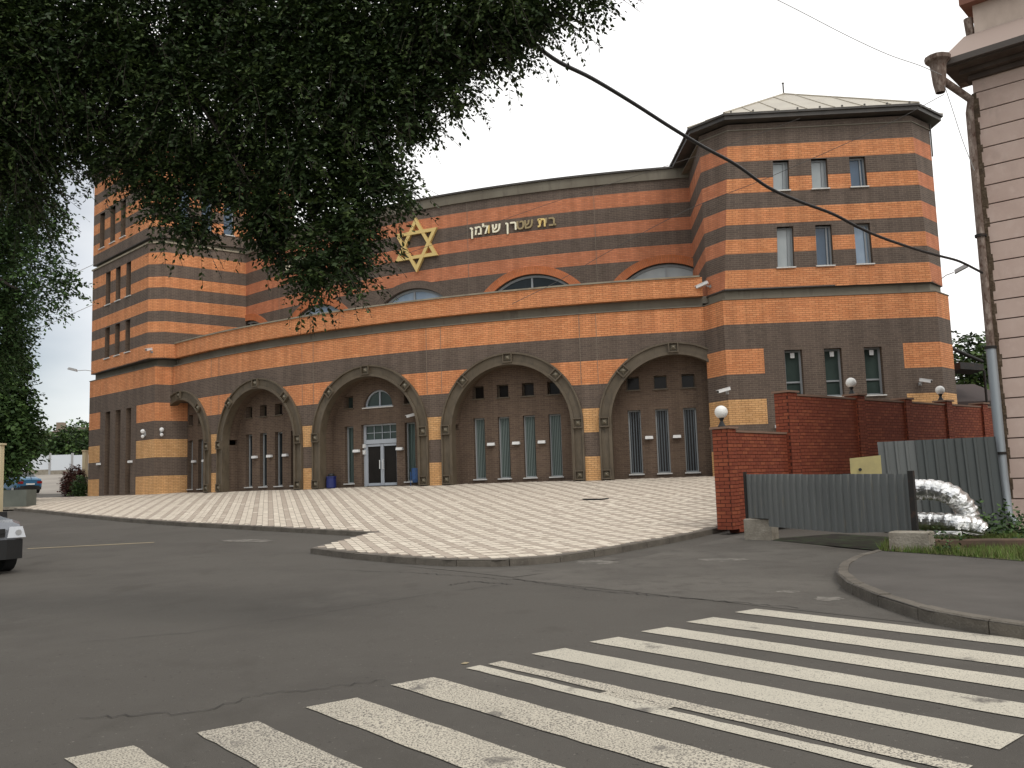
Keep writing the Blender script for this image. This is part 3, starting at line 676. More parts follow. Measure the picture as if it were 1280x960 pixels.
for bi, c in enumerate(centers):
    uc = c * KR; wops = []; wl = []; cu = [-1.73, -.58, .58, 1.73]
    if bi == 2:
        slots = [(-1.95, -1.43), (1.43, 1.97)]
        wops.append(Opening(uc - .98, uc + .98, 0.05, 2.93, depth=.32))
        wops.append(Opening(uc - .80, uc + .80, 3.72, arc=(uc, 3.72, .80), depth=.25))
    else: slots = [(a - .27, a + .27) for a in cu]
    for a, b in slots:
        wops.append(Opening(uc + a, uc + b, .22, 2.90, depth=.30))
        lim = ZC_ + math.sqrt(max(2.7 ** 2 - max(abs(a), abs(b)) ** 2, 0))
        wops.append(Opening(uc + a, uc + b, 3.76, 4.32, depth=.35))
    mb = MB(); wall('', m_rc, uc - 2.9, uc + 2.9, 0, 5.3, wops, [], lambda u, z: 0, None, None, step=.6, mb=mb, rmat=0)
    P_('recess_wall', mb, LM2)
    for k, (a, b) in enumerate(slots):
        if bi == 4 and k == 0: pass
        gl, sm, sc = {0: (GLASSK, SLATM, (4, .0, 1.)), 1: (GLASSG, SLAT, (5, .0, .9)), 2: (GLASSG, SLATL, (4, .3, 1.)), 3: (GLASS, SLATL, (2, .6, 1.)), 4: (GLASS, SLATL, (1, .6, 1.))}[bi]
        window(m_rc, uc + a, uc + b, .22, 2.90, .28, gl, fr=.055, slats=(*sc, sm))
        window(m_rc, uc + a, uc + b, 3.76, 4.32, .33, GLASSK if bi != 2 else GLASSG, fr=.03, fmat=TRIM, sm=TRIM)
    lamps_u = [(-1.15), 0, 1.15] if bi != 2 else [-1.2, 1.2]
    for lu in lamps_u: wall_lamps.append((bi, m_rc(uc + lu, 1.72, 0), m_rc(uc + lu, 1.72, -1) - m_rc(uc + lu, 1.72, 0)))
# entrance
uc = centers[2] * KR
mb = MB(); D = .30; f0, f1 = uc - .98, uc + .98
slab(mb, m_rc, f0, f0 + .12, .05, 2.93, D - .10, D)        # side light frame
slab(mb, m_rc, f0 + .12, f1, 2.02, 2.22, D - .12, D); slab(mb, m_rc, f1 - .07, f1, .05, 2.02, D - .10, D); slab(mb, m_rc, f1 - .06, f1, 2.22, 2.93, D - .1, D); slab(mb, m_rc, f0 + .12, f1 - .06, 2.86, 2.93, D - .1, D)
door = P_('door', mb, FRAMEW)
for a, b in ((f0 + .12, uc + .03), (uc + .04, f1 - .07)):
    q = MB(); slab(q, m_rc, a, a + .075, .08, 2.0, D - .08, D - .01); slab(q, m_rc, b - .075, b, .08, 2.0, D - .08, D - .01); slab(q, m_rc, a + .1, b - .1, .08, .2, D - .08, D - .01); slab(q, m_rc, a + .1, b - .1, 1.9, 2.0, D - .08, D - .01)
    sub('door_leaf', q, FRAMEW, door)
q = MB(); q.face([m_rc(f0 + .12, .05, D - .012), m_rc(f1, .05, D - .012), m_rc(f1, 2.02, D - .012), m_rc(f0 + .12, 2.02, D - .012)]); sub('door_glass', q, GLASSK, door)
q = MB(); q.face([m_rc(f0 + .12, 2.2, D - .012), m_rc(f1, 2.2, D - .012), m_rc(f1, 2.9, D - .012), m_rc(f0 + .12, 2.9, D - .012)]); sub('fanlight', q, GLASSG, door)
q = MB(); [slab(q, m_rc, f0 + .12 + 1.8 * t - .012, f0 + .12 + 1.8 * t + .012, 2.22, 2.86, D - .05, D - .02) for t in (.25, .5, .75)]; slab(q, m_rc, f0 + .12, f1 - .06, 2.52, 2.545, D - .052, D - .02); sub('glazing_bar', q, FRAMEW, door)
q = MB(); hb = m_rc(uc + .13, 1.05, D - .16); q.tube([hb + Vector((0, 0, -.22)), hb + Vector((0, 0, .22))], .022, 8); q.tube([m_rc(uc - .05, .85, D - .16), m_rc(uc - .05, 1.25, D - .16)], .022, 8)
for zz in (-.2, .2): q.tube([hb + Vector((0, 0, zz)), m_rc(uc + .13, 1.05 + zz, D - .06)], .015, 6)
sub('handle', q, WHITE, door)
q = MB(); slab(q, m_rc, f0 - .02, f0 + .12, 1.55, 1.75, D - .2, D - .1); slab(q, m_rc, f0 - .0, f0 + .11, 1.85, 2.02, D - .2, D - .1); sub('intercom', q, WHITE, door)
# threshold slab
mb = MB(); sillbox(mb, m_rc, f0 - .1, f1 + .15, 0.0, .45, .3, .05); P_('threshold', mb, CONC)
# fanlight window above the entrance
def arcwin(mp, uc, zb, zc, r, D, gl, mulls, fr=.07, fmat=None, sill=True, sr=0.0):
    """window under a circular arc, cut off at zb"""
    mb = MB(); a0 = math.asin(max(min((zb - zc) / r, 1), -1)); n = 28
    archprof(uc, r - fr, r + .02, -(D - .08), D, mb, mp, zc, jamb0=None, n=n, a0=a0, a1=math.pi - a0)
    hw = math.sqrt(r * r - (zb - zc) ** 2); slab(mb, mp, uc - hw, uc + hw, zb, zb + fr, D - .08, D)
    for t in mulls:
        u = uc + t * hw; zt = zc + math.sqrt(max(r * r - (u - uc) ** 2, 0)); slab(mb, mp, u - fr * .5, u + fr * .5, zb + fr, zt, D - .075, D)
    w = P_('window', mb, fmat or FRAME)
    g = MB(); pts = [(uc + r * math.cos(a0 + (math.pi - 2 * a0) * k / n), zc + r * math.sin(a0 + (math.pi - 2 * a0) * k / n)) for k in range(n + 1)]
    g.face([mp(u, z, D - .012) for u, z in pts], 0, pts); sub('pane', g, gl, w)
    if sill: q = MB(); sillbox(q, mp, uc - hw - .06, uc + hw + .06, zb - .05, .07, D, .05); sub('sill', q, SILL, w)
    return w
arcwin(m_rc, uc, 3.72, 3.72, .80, .23, GLASSG, (0,), fmat=FRAMEW)

# upper curved wall
KU = R_(1) * RUP; m_up = arcmap(RUP)
UPL = [8.22, 8.89, 9.48, 10.08, 10.74, 11.40, 12.01, 12.72, 13.38]
def upband(u, z):
    if z < 10.08: return 0
    for i, (a, b) in enumerate(((10.08, 10.74), (11.40, 12.01), (12.72, 13.38))):
        if a < z < b: return 3
    return 0
ops = []
for c in centers:
    uc = c * KU; ops.append(Opening(uc - 2.89, uc + 2.89, 7.5, arc=(uc, 6.94, 2.95), depth=.3))
UU0, UU1 = -45.5 * KU, -6.3 * KU
mb = wall('', m_up, UU0, UU1, 7.5, 13.86, ops, UPL, upband, None, None, step=.5, mb=MB()); P_('upper_wall', mb, LM)
P_('upper_cornice', ring_solid(RUP - .4, RUP + .08, 13.862, 14.33, -45.5, -6.3), CORN)
P_('upper_coping', ring_solid(RUP - .5, RUP + .17, 14.333, 14.42, -45.5, -6.3), DARKMETAL)
JNT = mat('pale joint line', (.20, .165, .13), .9)
for i in range(4):
    for du, za, zb in ((-.36, 4.02, 6.98), (.36, 4.02, 6.98)):
        u = (PIER0 - BAY * i) * K + du; q = MB(); slab(q, m_lo, u - .011, u + .011, za, zb, -.006, .0); P_('expansion_joint', q, JNT)
    u = (PIER0 - BAY * i) * KU; q = MB(); slab(q, m_up, u - .012, u + .012, 8.3, 13.85, -.006, .0); P_('expansion_joint', q, JNT)
for bi, c in enumerate(centers):
    uc = c * KU; mb = MB(); archprof(uc, 2.95, 3.33, .05, .02, mb, m_up, 6.94, jamb0=None, n=48, a0=R_(9), a1=R_(171))
    P_('arch_surround', mb, BROWN if bi == 2 else RADIAL)
    arcwin(m_up, uc, 7.64, 6.94, 2.91, .26, [GLASSW, GLASS, GLASSP, GLASSP, GLASS][bi], (-.66, 0, .66), fr=.09, fmat=FRAME, sill=False)

# tower walls
LV7 = [1, 2, 3, 4, 5, 6]
BANDS = [7.42, 8.22, 8.89, 9.48, 10.08, 10.74, 11.40, 12.01, 12.72, 13.38]
def towerband(u, z):
    i = sum(1 for b in BANDS if b <= z) - 1
    return 1 if i % 2 == 0 else 0
def face(nm, A, B, z0, z1, At=None, Bt=None, openings=(), levels=(), fn=None, ucuts=(), u_off=0):
    f, L = facemap(A, B, At or A, Bt or B, z0, z1)
    mb = wall('', f, 0, L, z0, z1, list(openings), levels, fn, None, None, step=2.5, ucuts=ucuts, mb=MB()); P_(nm, mb, LM); return f, L
# right tower, lower block
TL = [(8.02, 36.86), (8.52, 35.62), (16.87, 35.22), (17.86, 36.25), (17.86, 50), (8.0, 50)]
lowfull = lambda u, z: lowband(u, z)
def blockband(a, b):
    def f(u, z):
        if z > 5: return lowband(u, z)
        return lowband(u, z) if (u < a or u > b) else 0
    return f
ff, LF = facemap(TL[1], TL[2], TL[1], TL[2], 0, 7)
gu = [(10.83, 11.52), (12.38, 13.06), (13.93, 14.62)]
gops = [Opening(a - 8.52, b - 8.52, 3.0, 4.9, depth=.35, mat=4) for a, b in gu]
face('tower_wall', TL[0], TL[1], 0, 7, levels=LV7, fn=lowfull)
face('tower_wall', TL[1], TL[2], 0, 7, openings=gops, levels=LV7, fn=blockband(1.50, 6.93), ucuts=(1.50, 6.93))
face('tower_wall', TL[2], TL[3], 0, 7, levels=LV7, fn=lowfull)
face('tower_wall', TL[3], TL[4], 0, 7, levels=LV7, fn=lowfull); face('tower_wall', TL[4], TL[5], 0, 7, levels=[], fn=lambda u, z: 0)
for a, b in gu:
    w = window(ff, a - 8.52, b - 8.52, 3.0, 4.9, .33, GLASSG, fr=.075, trans=(.33,), sill=True)
    q = MB(); slab(q, ff, a - 8.52 + .28, a - 8.52 + .44, 4.6, 4.8, .22, .26); sub('sensor', q, WHITE, w)
def inset(P, d):
    n = len(P); out = []
    for i in range(n):
        a, b, c = Vector(P[i - 1]), Vector(P[i]), Vector(P[(i + 1) % n]); d1 = (b - a).normalized(); d2 = (c - b).normalized(); n1 = Vector((-d1.y, d1.x)); n2 = Vector((-d2.y, d2.x)); m = (n1 + n2)
        m = m / max(m.dot(n1), .3) if m.length > 1e-6 else n1; out.append(tuple(b + m * d))
    return out
P_('tower_ledge', MB().prism(inset(TL, -.03), 7.003, 7.045), CORN)
P_('tower_cornice', MB().prism(inset(TL, .24), 6.9, 7.5), CORN)
# right tower, upper block (front face narrows upwards, chamfers widen)
UB = [(8.22, 36.86), (8.66, 35.70), (16.78, 35.30), (17.70, 36.32), (17.70, 50), (8.2, 50)]
UT = [(8.22, 36.86), (9.16, 35.70), (16.47, 35.30), (17.70, 36.32), (17.70, 50), (8.2, 50)]
uf, LU = facemap(UB[1], UB[2], UT[1], UT[2], 7.42, 14.3)
def topu(X, z):
    t = (z - 7.42) / 6.88; x0 = UB[1][0] + (UT[1][0] - UB[1][0]) * t; x1 = UB[2][0] + (UT[2][0] - UB[2][0]) * t; return (X - x0) / (x1 - x0) * LU
rows = [(8.27, 9.93, [(10.84, 11.50), (12.38, 13.03), (13.92, 14.56)], (GLASSW, GLASSB, GLASSP)), (11.45, 12.68, [(10.86, 11.50), (12.40, 13.04), (13.93, 14.57)], (GLASSW, GLASSW, GLASSB))]
uo = [Opening(topu(a, (z0 + z1) / 2), topu(b, (z0 + z1) / 2), z0, z1, depth=.3, mat=4) for z0, z1, L, g in rows for a, b in L]
face('tower_wall', (8.55, 41.3), UB[0], 7.42, 14.3, levels=BANDS, fn=lambda u, z: 3 if towerband(u, z) == 1 else 0)
face('tower_wall', UB[0], UB[1], 7.42, 14.3, UT[0], UT[1], levels=BANDS, fn=lambda u, z: 3 if towerband(u, z) == 1 else 0)
face('tower_wall', UB[1], UB[2], 7.42, 14.3, UT[1], UT[2], openings=uo, levels=BANDS, fn=towerband)
face('tower_wall', UB[2], UB[3], 7.42, 14.3, UT[2], UT[3], levels=BANDS, fn=lambda u, z: 3 if towerband(u, z) == 1 else 0)
face('tower_wall', UB[3], UB[4], 7.42, 14.3, levels=BANDS, fn=towerband); face('tower_wall', UB[4], UB[5], 7.42, 14.3, fn=lambda u, z: 0)
k = 0
for z0, z1, L, g in rows:
    for (a, b), gl in zip(L, g):
        o = uo[k]; k += 1; zz = 1 if z1 - z0 > 1.4 else 0
        w = window(uf, o.u0, o.u1, z0, z1, .28, gl, fr=.07, mull=(.74,), fmat=FRAME)
# soffit under overhang of the upper block
P_('overhang_soffit', MB().prism(UB, 7.415, 7.47), DARKMETAL)
# eaves and roof
EV = inset(UT, -.42); ez = 14.32
P_('eave', MB().prism(EV, ez + .04, ez + .20), DARKMETAL); P_('eave_lip', MB().prism(inset(UT, -.50), ez + .20, ez + .27), DARKMETAL)
P_('tower_frieze', MB().prism(inset(UT, -.04), 13.95, 14.32), DARKMETAL) if False else P_('tower_frieze', MB().prism(inset(UT, -.04), 14.02, 14.06), CORN)
apex = Vector((13.35, 41.3, 17.95)); RE = [Vector((p[0], p[1], ez + .275)) for p in inset(UT, -.47)]
for i in range(len(RE)):
    A, B = RE[i], RE[(i + 1) % len(RE)]; L = (B - A).length; n = max(1, int(round(L / 1.05)))
    ed = (B - A).normalized(); nrm = ed.cross(apex - A).normalized()
    ta = (apex - A).dot(ed); foot = A + ed * ta; upv = apex - foot
    for k in range(n):
        s0, s1 = L * k / n, L * (k + 1) / n
        def h(s):
            return max(0, min(s / ta if s <= ta and ta > 0 else (L - s) / (L - ta) if L - ta > 0 else 0, 1))
        cuts = [s0] + ([ta] if s0 < ta < s1 else []) + [s1]
        poly = [A + ed * (s0 + .0), A + ed * s1] + [A + ed * s + upv * h(s) for s in cuts[::-1]]
        q = []
        for p in poly:
            if not q or (p - q[-1]).length > 1e-3: q.append(p)
        if len(q) > 2 and (q[0] - q[-1]).length < 1e-3: q.pop()
        if len(q) < 3: continue
        mb = MB(); mb.face([p + nrm * .02 for p in q]); 
        # standing seam along the left edge
        s = s0; top = A + ed * s + upv * h(s); bot = A + ed * s
        if h(s) > .02:
            w = ed * .02; hh_ = nrm * .05
            mb.face([bot - w + hh_, bot + w + hh_, top + w + hh_, top - w + hh_]); mb.face([bot - w, bot - w + hh_, top - w + hh_, top - w]); mb.face([bot + w + hh_, bot + w, top + w, top + w + hh_]); mb.face([bot - w, bot + w, bot + w + hh_, bot - w + hh_])
        P_('roof_panel', mb, ROOFM)
    mb = MB(); mb.tube([A + nrm * .03, apex + nrm * .03], .05, 6); P_('hip_cap', mb, ROOFM)
P_('finial', MB().tube([apex, apex + Vector((0, 0, .55))], .035, 6).lathe([(0, .5), (.07, .55), (0, .62)], apex, 8), DARKMETAL)
# snow guards at the eave
for t in np.linspace(.04, .96, 9):
    p = RE[1].lerp(RE[2], t); P_('snow_guard', MB().box((-.03, -.03, 0), (.03, .03, .12), 0, Matrix.Translation(p + Vector((0, .1, .02)))), DARKMETAL)
mb = MB(); mb.tube([Vector((17.72, 36.28, 14.3)), Vector((17.72, 36.28, 12.9))], .03, 8); P_('rain_pipe', mb, DARKMETAL)

# left tower
LTL = [(-25.98, 55.245), (-19.60, 49.28), (-18.2, 50.35), (-15, 56), (-20, 62)]
g2, LG = facemap(LTL[0], LTL[1], LTL[0], LTL[1], 0, 7)
def lt_u(px): # column in the photograph -> distance along the left face
    r = ray(px, 560); A = np.array(LTL[0]); d = np.array(LTL[1]) - A; d = d / np.hypot(*d); s = np.linalg.solve(np.array([[r[0], -d[0]], [r[1], -d[1]]]), A); return float(s[1])
sl = [(lt_u(131), lt_u(137)), (lt_u(143.7), lt_u(150)), (lt_u(157), lt_u(163.3))]
lo_ops = [Opening(a, b, .06, 4.95, depth=.4, mat=4) for a, b in sl]
face('tower_wall', LTL[0], LTL[1], 0, 7, openings=lo_ops, levels=LV7, fn=blockband(lt_u(124.6), lt_u(170)), ucuts=(lt_u(124.6), lt_u(170)))
face('tower_wall', LTL[1], LTL[2], 0, 7, levels=LV7, fn=lowfull)
face('tower_wall', LTL[2], LTL[3], 0, 7, levels=LV7, fn=lowfull); face('tower_wall', LTL[4], LTL[0], 0, 7, levels=LV7, fn=lowfull)
for a, b in sl: window(g2, a, b, .06, 4.95, .38, GLASS, fr=.04, fmat=TRIM, sill=False, trans=(.3, .6))
P_('tower_ledge', MB().prism(inset(LTL, -.03), 7.003, 7.045), CORN); P_('tower_cornice', MB().prism(inset(LTL, .24), 6.9, 7.5), CORN)
LTU = [(-25.85, 55.1), (-20.0, 49.22), (-19.05, 49.2), (-15.45, 52.15), (-14, 58), (-20, 62)]
g3, LG3 = facemap(LTU[0], LTU[1], LTU[0], LTU[1], 7.42, 13.9)
def lt_u3(px, py=400, P=LTU):
    r = ray(px, py); A = np.array(P[0]); d = np.array(P[1]) - A; d = d / np.hypot(*d); s = np.linalg.solve(np.array([[r[0], -d[0]], [r[1], -d[1]]]), A); return float(s[1])
s3 = [(lt_u3(131.5), lt_u3(137.5)), (lt_u3(144), lt_u3(150)), (lt_u3(157), lt_u3(163))]
o3 = [Opening(a, b, z0, z1, depth=.35, mat=4) for a, b in s3 for z0, z1 in ((8.15, 10.0), (11.4, 13.4))]
face('tower_wall', LTU[0], LTU[1], 7.42, 13.9, openings=o3, levels=BANDS, fn=towerband)
for i in (1, 2): face('tower_wall', LTU[i], LTU[i + 1], 7.42, 13.9, levels=BANDS, fn=towerband)
face('tower_wall', LTU[3], LTU[4], 7.42, 13.9, levels=BANDS, fn=towerband); face('tower_wall', LTU[5], LTU[0], 7.42, 13.9, levels=BANDS, fn=towerband)
for o_ in o3: window(g3, o_.u0, o_.u1, o_.z0, o_.z1, .33, GLASS, fr=.04, fmat=TRIM)
P_('overhang_soffit', MB().prism(LTU, 7.415, 7.47), DARKMETAL)
P_('tower_cornice', MB().prism(inset(LTU, .2), 13.8, 14.3), CORN); P_('tower_ledge', MB().prism(inset(LTU, -.06), 13.903, 13.99), COPE)
TB = [14.22 + .64 * i for i in range(10)]
def topband(u, z):
    i = sum(1 for b in TB if b <= z) - 1; return 1 if i % 2 == 1 else 0
s4 = [(lt_u3(125, 280), lt_u3(131, 280)), (lt_u3(138, 280), lt_u3(144, 280)), (lt_u3(151, 280), lt_u3(157, 280))]
o4 = [Opening(a, b, 15.1, 17.3, depth=.35, mat=4) for a, b in s4]
g4, LG4 = facemap(LTU[0], LTU[1], LTU[0], LTU[1], 14.22, 20)
face('tower_wall', LTU[0], LTU[1], 14.22, 20, openings=o4, levels=TB, fn=topband)
for o_ in o4: window(g4, o_.u0, o_.u1, o_.z0, o_.z1, .33, GLASS, fr=.04, fmat=TRIM)
g5, LG5 = facemap(LTU[2], LTU[3], LTU[2], LTU[3], 14.22, 20)
o5 = [Opening(a, a + .62, 14.9, 17.3, depth=.25, mat=4) for a in (.7, 2.0, 3.3)]
face('tower_wall', LTU[1], LTU[2], 14.22, 20, levels=TB, fn=topband); face('tower_wall', LTU[2], LTU[3], 14.22, 20, openings=o5, levels=TB, fn=topband)
for o_ in o5: window(g5, o_.u0, o_.u1, o_.z0, o_.z1, .23, GLASSB, fr=.05)
face('tower_wall', LTU[3], LTU[4], 14.22, 20, levels=TB, fn=topband); face('tower_wall', LTU[4], LTU[5], 14.22, 20, levels=TB, fn=topband); face('tower_wall', LTU[5], LTU[0], 14.22, 20, levels=TB, fn=topband)
P_('overhang_soffit', MB().prism(LTU, 14.215, 14.26), DARKMETAL); P_('eave', MB().prism(inset(LTU, -.42), 20.003, 20.25), DARKMETAL)
ap2 = Vector((-20, 55.5, 23.5)); mb = MB(); E2 = [Vector((p[0], p[1], 20.26)) for p in inset(LTU, -.46)]
for i in range(len(E2)): mb.face([E2[i], E2[(i + 1) % len(E2)], ap2])
P_('tower_roof', mb, ROOFM)
# roof of the hall and rear walls
mb = MB(); rp = [arc(t, RUP - .3, 13.9) for t in np.linspace(-45, -6.3, 24)] + [Vector((8.3, 60, 13.9)), Vector((-14, 66, 13.9))]; mb.face(rp); P_('hall_roof', mb, DARKMETAL)
mb = MB(); [mb.face([Vector(a), Vector(b), Vector((b[0], b[1], 13.9)), Vector((a[0], a[1], 13.9))]) for a, b in (((8.3, 50, 0), (8.3, 60, 0)), ((8.3, 60, 0), (-14, 66, 0)), ((-14, 66, 0), (-18, 58, 0)))]; P_('rear_wall', mb, BROWN)
# ------------------------------------------------------------------ SIGNS ON THE SYNAGOGUE
def up_at(px, py, out=.12, R=RUP):
    r = ray(px, py); c = np.array([CX, CY]); d = r[:2]; a = d @ d; b = -2 * d @ c; cc = c @ c - (R + out) ** 2; s = (-b - math.sqrt(b * b - 4 * a * cc)) / 2 / a
    return Vector((r[0] * s, r[1] * s, r[2] * s + CAMZ))
def wall_frame(p):   # local frame on the curved wall: x to the right, y outward, z up
    n = Vector((p.x - CX, p.y - CY, 0)).normalized(); x = Vector((-n.y, n.x, 0)); 
    if x.x < 0: x = -x
    return Matrix(((x.x, n.x, 0, p.x), (x.y, n.y, 0, p.y), (0, 0, 1, p.z), (0, 0, 0, 1)))
sc_ = up_at(520.5, 306, .14); st = empty('star_sign', label='gold six pointed star fixed to the curved brick wall above the entrance', cat='sign'); st.matrix_world = wall_frame(sc_)
RS = 1.42
for up_ in (0, 1):
    mb = MB(); w = .17
    P = [(RS * math.sin(R_(120 * k + 180 * up_)), RS * math.cos(R_(120 * k + 180 * up_))) for k in range(3)]; q = (RS - 2 * w) / RS; I = [(x * q, z * q) for x, z in P]
    off = .012 * up_
    for k in range(3):
        a, b, c, d = P[k], P[(k + 1) % 3], I[(k + 1) % 3], I[k]
        F = [Vector((x, .05 + off, z)) for x, z in (a, b, c, d)]; B = [Vector((x, -.10 + off, z)) for x, z in (a, b, c, d)]
        mb.face(F); mb.face(B[::-1]); mb.face([B[0], B[1], F[1], F[0]]); mb.face([F[3], F[2], B[2], B[3]])
    mb.build('triangle', GOLD, st)
def glyph(ch, h, m, name='letter'):
    c = bpy.data.curves.new('letter', 'FONT'); c.body = ch; c.extrude = .04; c.size = 1; c.offset = .018
    o = bpy.data.objects.new('t', c); COL.objects.link(o); dg = bpy.context.evaluated_depsgraph_get(); dg.update()
    me = bpy.data.meshes.new_from_object(o.evaluated_get(dg)); bpy.data.objects.remove(o)
    co = np.empty(len(me.vertices) * 3); me.vertices.foreach_get('co', co); co = co.reshape(-1, 3)
    wdt = co[:, 0].max() - co[:, 0].min()
    co[:, 0] -= co[:, 0].min(); co[:, :2] *= h; n = np.c_[co[:, 0], -co[:, 2], co[:, 1]]; n[:, 1] = co[:, 2]
    me.vertices.foreach_set('co', n.ravel()); me.update(); me.materials.clear(); me.materials.append(m)
    me.flip_normals()
    return me, wdt * h
def lettering(name, label, items, z, h, parent_loc):
    root = empty(name, label=label, cat='sign lettering'); root.matrix_world = wall_frame(parent_loc); inv = root.matrix_world.inverted()
    for px, ch, m in items:
        me, w = glyph(ch, h, m); p = up_at(px, 300, .06); p.z = z; o = bpy.data.objects.new('letter', me); COL.objects.link(o); o.parent = root
        o.matrix_local = inv @ wall_frame(p)
D_, M_, G_ = GOLDDULL, GOLD, GOLDPALE
lettering('hebrew_lettering', 'gold Hebrew letters mounted on the brown brick stripe right of the star',
          [(588, 'ן', G_), (594, 'מ', G_), (603.5, 'ל', G_), (610.5, 'ו', M_), (615.5, 'ש', G_), (632.5, 'ן', G_), (638.5, 'ר', G_), (646.5, 'ט', D_), (656, 'ש', D_), (673, 'ת', M_), (682.5, 'י', D_), (687, 'ב', D_)], 12.13, .66, up_at(640, 282))
lettering('cyrillic_lettering', 'pale gold Cyrillic letters on the upper wall left of the star behind foliage',
          [(357.5, 'Б', G_), (365, 'Е', G_), (372, 'Й', G_), (380, 'Т', G_), (394, 'Ш', G_), (405, 'Т', G_), (413, 'Е', G_), (421, 'Р', G_), (429, 'Н', G_)], 12.15, .68, up_at(395, 320))
# ------------------------------------------------------------------ LAMPS AND CAMERAS ON THE WALLS
def wall_lamp(p, n, label, wdt=.34):
    n = Vector((n.x, n.y, 0)).normalized(); x = Vector((-n.y, n.x, 0)); M = Matrix(((x.x, n.x, 0, p.x), (x.y, n.y, 0, p.y), (0, 0, 1, p.z), (0, 0, 0, 1)))
    r = empty('wall_lamp', label=label, cat='wall lamp', group='white box lamps on the ground floor walls'); r.matrix_world = M
    MB().box((-wdt / 2, .02, -.06), (wdt / 2, .17, .06), 0, taper=.92).build('housing', WHITE, r); MB().box((-.06, 0, -.04), (.06, .02, .04)).build('bracket', GREYP, r); MB().box((-wdt / 2 + .03, .04, -.075), (wdt / 2 - .03, .15, -.06)).build('diffuser', GREYP, r)
bn = ['rightmost arch', 'big arch right of the entrance', 'entrance arch', 'second arch from the left', 'leftmost narrow arch']
cnt = {}
for bi, p, n in wall_lamps:
    k = cnt.get(bi, 0); cnt[bi] = k + 1; pos = ['left', 'middle', 'right'][k]
    if bi == 0 and k == 2: continue
    if bi == 4 and k == 0: continue
    if bi == 2: lab = ['white box lamp on the wall left of the entrance door', 'white box lamp on the wall right of the entrance door'][k]
    elif bi == 0: lab = f'white box lamp {["left", "right"][k]} of the two under the rightmost arch'
    elif bi == 4: lab = f'white box lamp {["", "left", "right"][k]} of the two under the leftmost narrow arch'
    else: lab = f'white box lamp {pos} of the three under the {bn[bi]}'
    wall_lamp(p, n, lab)
def on_line(px, py, A, B):
    r = ray(px, py); A_ = np.array(A); d = np.array(B) - A_; s = np.linalg.solve(np.array([[r[0], -d[0]], [r[1], -d[1]]]), A_)[0]; n = Vector((d[1], -d[0], 0)).normalized()
    return Vector((r[0] * s, r[1] * s, r[2] * s + CAMZ)), n
wall_lamp(*on_line(125, 580, LTL[0], LTL[1]), 'white box lamp at the left edge of the left tower beside orange stripe')
wall_lamp(*on_line(164.5, 577, LTL[0], LTL[1]), 'white box lamp right of the tall slots on the left tower')
wall_lamp(*on_line(973.5, 533, TL[1], TL[2]), 'white box lamp on the right tower just above the red garden wall')
def cctv(p, n, yaw, label, L=.38):
    n = Vector((n.x, n.y, 0)).normalized(); x = Vector((-n.y, n.x, 0)); r = empty('cctv_camera', label=label, cat='camera', group='white security cameras on the building')
    r.matrix_world = Matrix(((x.x, n.x, 0, p.x), (x.y, n.y, 0, p.y), (0, 0, 1, p.z), (0, 0, 0, 1)))
    MB().tube([(0, 0, 0), (0, .16, 0), (0, .18, .08)], .03, 6).box((-.06, 0, -.06), (.06, .03, .06)).build('arm', GREYP, r)
    M = Matrix.Translation((0, .2, .13)) @ Matrix.Rotation(yaw, 4, 'Z') @ Matrix.Rotation(R_(-14), 4, 'X')
    MB().box((-.06, -.08, -.055), (.06, L - .05, .055), 0, M).box((-.07, -.08, .056), (.07, L, .07), 0, M).build('housing', WHITE, r)
    MB().tube([M @ Vector((0, L - .05, 0)), M @ Vector((0, L - .02, 0))], .04, 8).build('lens', BLACK, r)
cctv(*on_line(909, 491, TL[1], TL[2]), R_(70), 'white camera on the lower left corner of the right tower above the globe lamp', .5)
cctv(*on_line(1150, 480, TL[1], TL[2]), R_(-60), 'white camera on the right part of the right tower above the garden wall')
cctv(*on_line(888, 358, UB[0], UB[1]), R_(60), 'white camera where the terrace parapet meets the right tower', .5)
cctv(*on_line(190, 440, (-20.0, 49.22), (-19.05, 49.2)), R_(20), 'small camera on the left tower just above its cornice')
pa = m_rc(centers[2] * KR + 2.1, 3.1, 0); cctv(pa, m_rc(centers[2] * KR + 2.1, 3.1, -1) - pa, R_(60), 'white camera inside the entrance arch at its upper right', .45)
def spot(p, n, label):
    n = Vector((n.x, n.y, 0)).normalized(); x = Vector((-n.y, n.x, 0)); r = empty('twin_spotlight', label=label, cat='spotlight', group='twin bulb spotlights on the left tower'); r.matrix_world = Matrix(((x.x, n.x, 0, p.x), (x.y, n.y, 0, p.y), (0, 0, 1, p.z), (0, 0, 0, 1)))
    MB().box((-.05, 0, -.12), (.05, .1, .12)).build('bracket', GREYP, r)
    for z, rr in ((.12, .13), (-.16, .10)): MB().lathe([(0, -rr), (rr * .7, -rr * .7), (rr, 0), (rr * .7, rr * .7), (0, rr)], (0, .16, z), 10).build('bulb', WHITE, r)
spot(*on_line(182, 542, LTL[0], LTL[1]), 'twin white spotlight left of the corner edge of the left tower')
spot(*on_line(201, 540, LTL[1], LTL[2]), 'twin white spotlight right of the corner edge of the left tower')
def floodlight(p, d, label, L=.55):
    r = empty('floodlight', p, label=label, cat='floodlight', group='floodlights on arms at the tower edges'); q = Vector(d) 
    MB().tube([(0, 0, 0), q * .5 + Vector((0, 0, .05)), q], .02, 6).build('arm', GREYP, r)
    M = Matrix.Translation(q) @ Vector((q.x, q.y, .25)).normalized().to_track_quat('X', 'Z').to_matrix().to_4x4()
    MB().box((0, -.14, -.07), (L, .14, .07), 0, M, taper=.8).build('lamp_head', GREYP, r)
floodlight(Vector((17.72, 36.6, 7.75)), (.5, -.25, .25), 'grey floodlight on an arm at the right edge of the right tower')
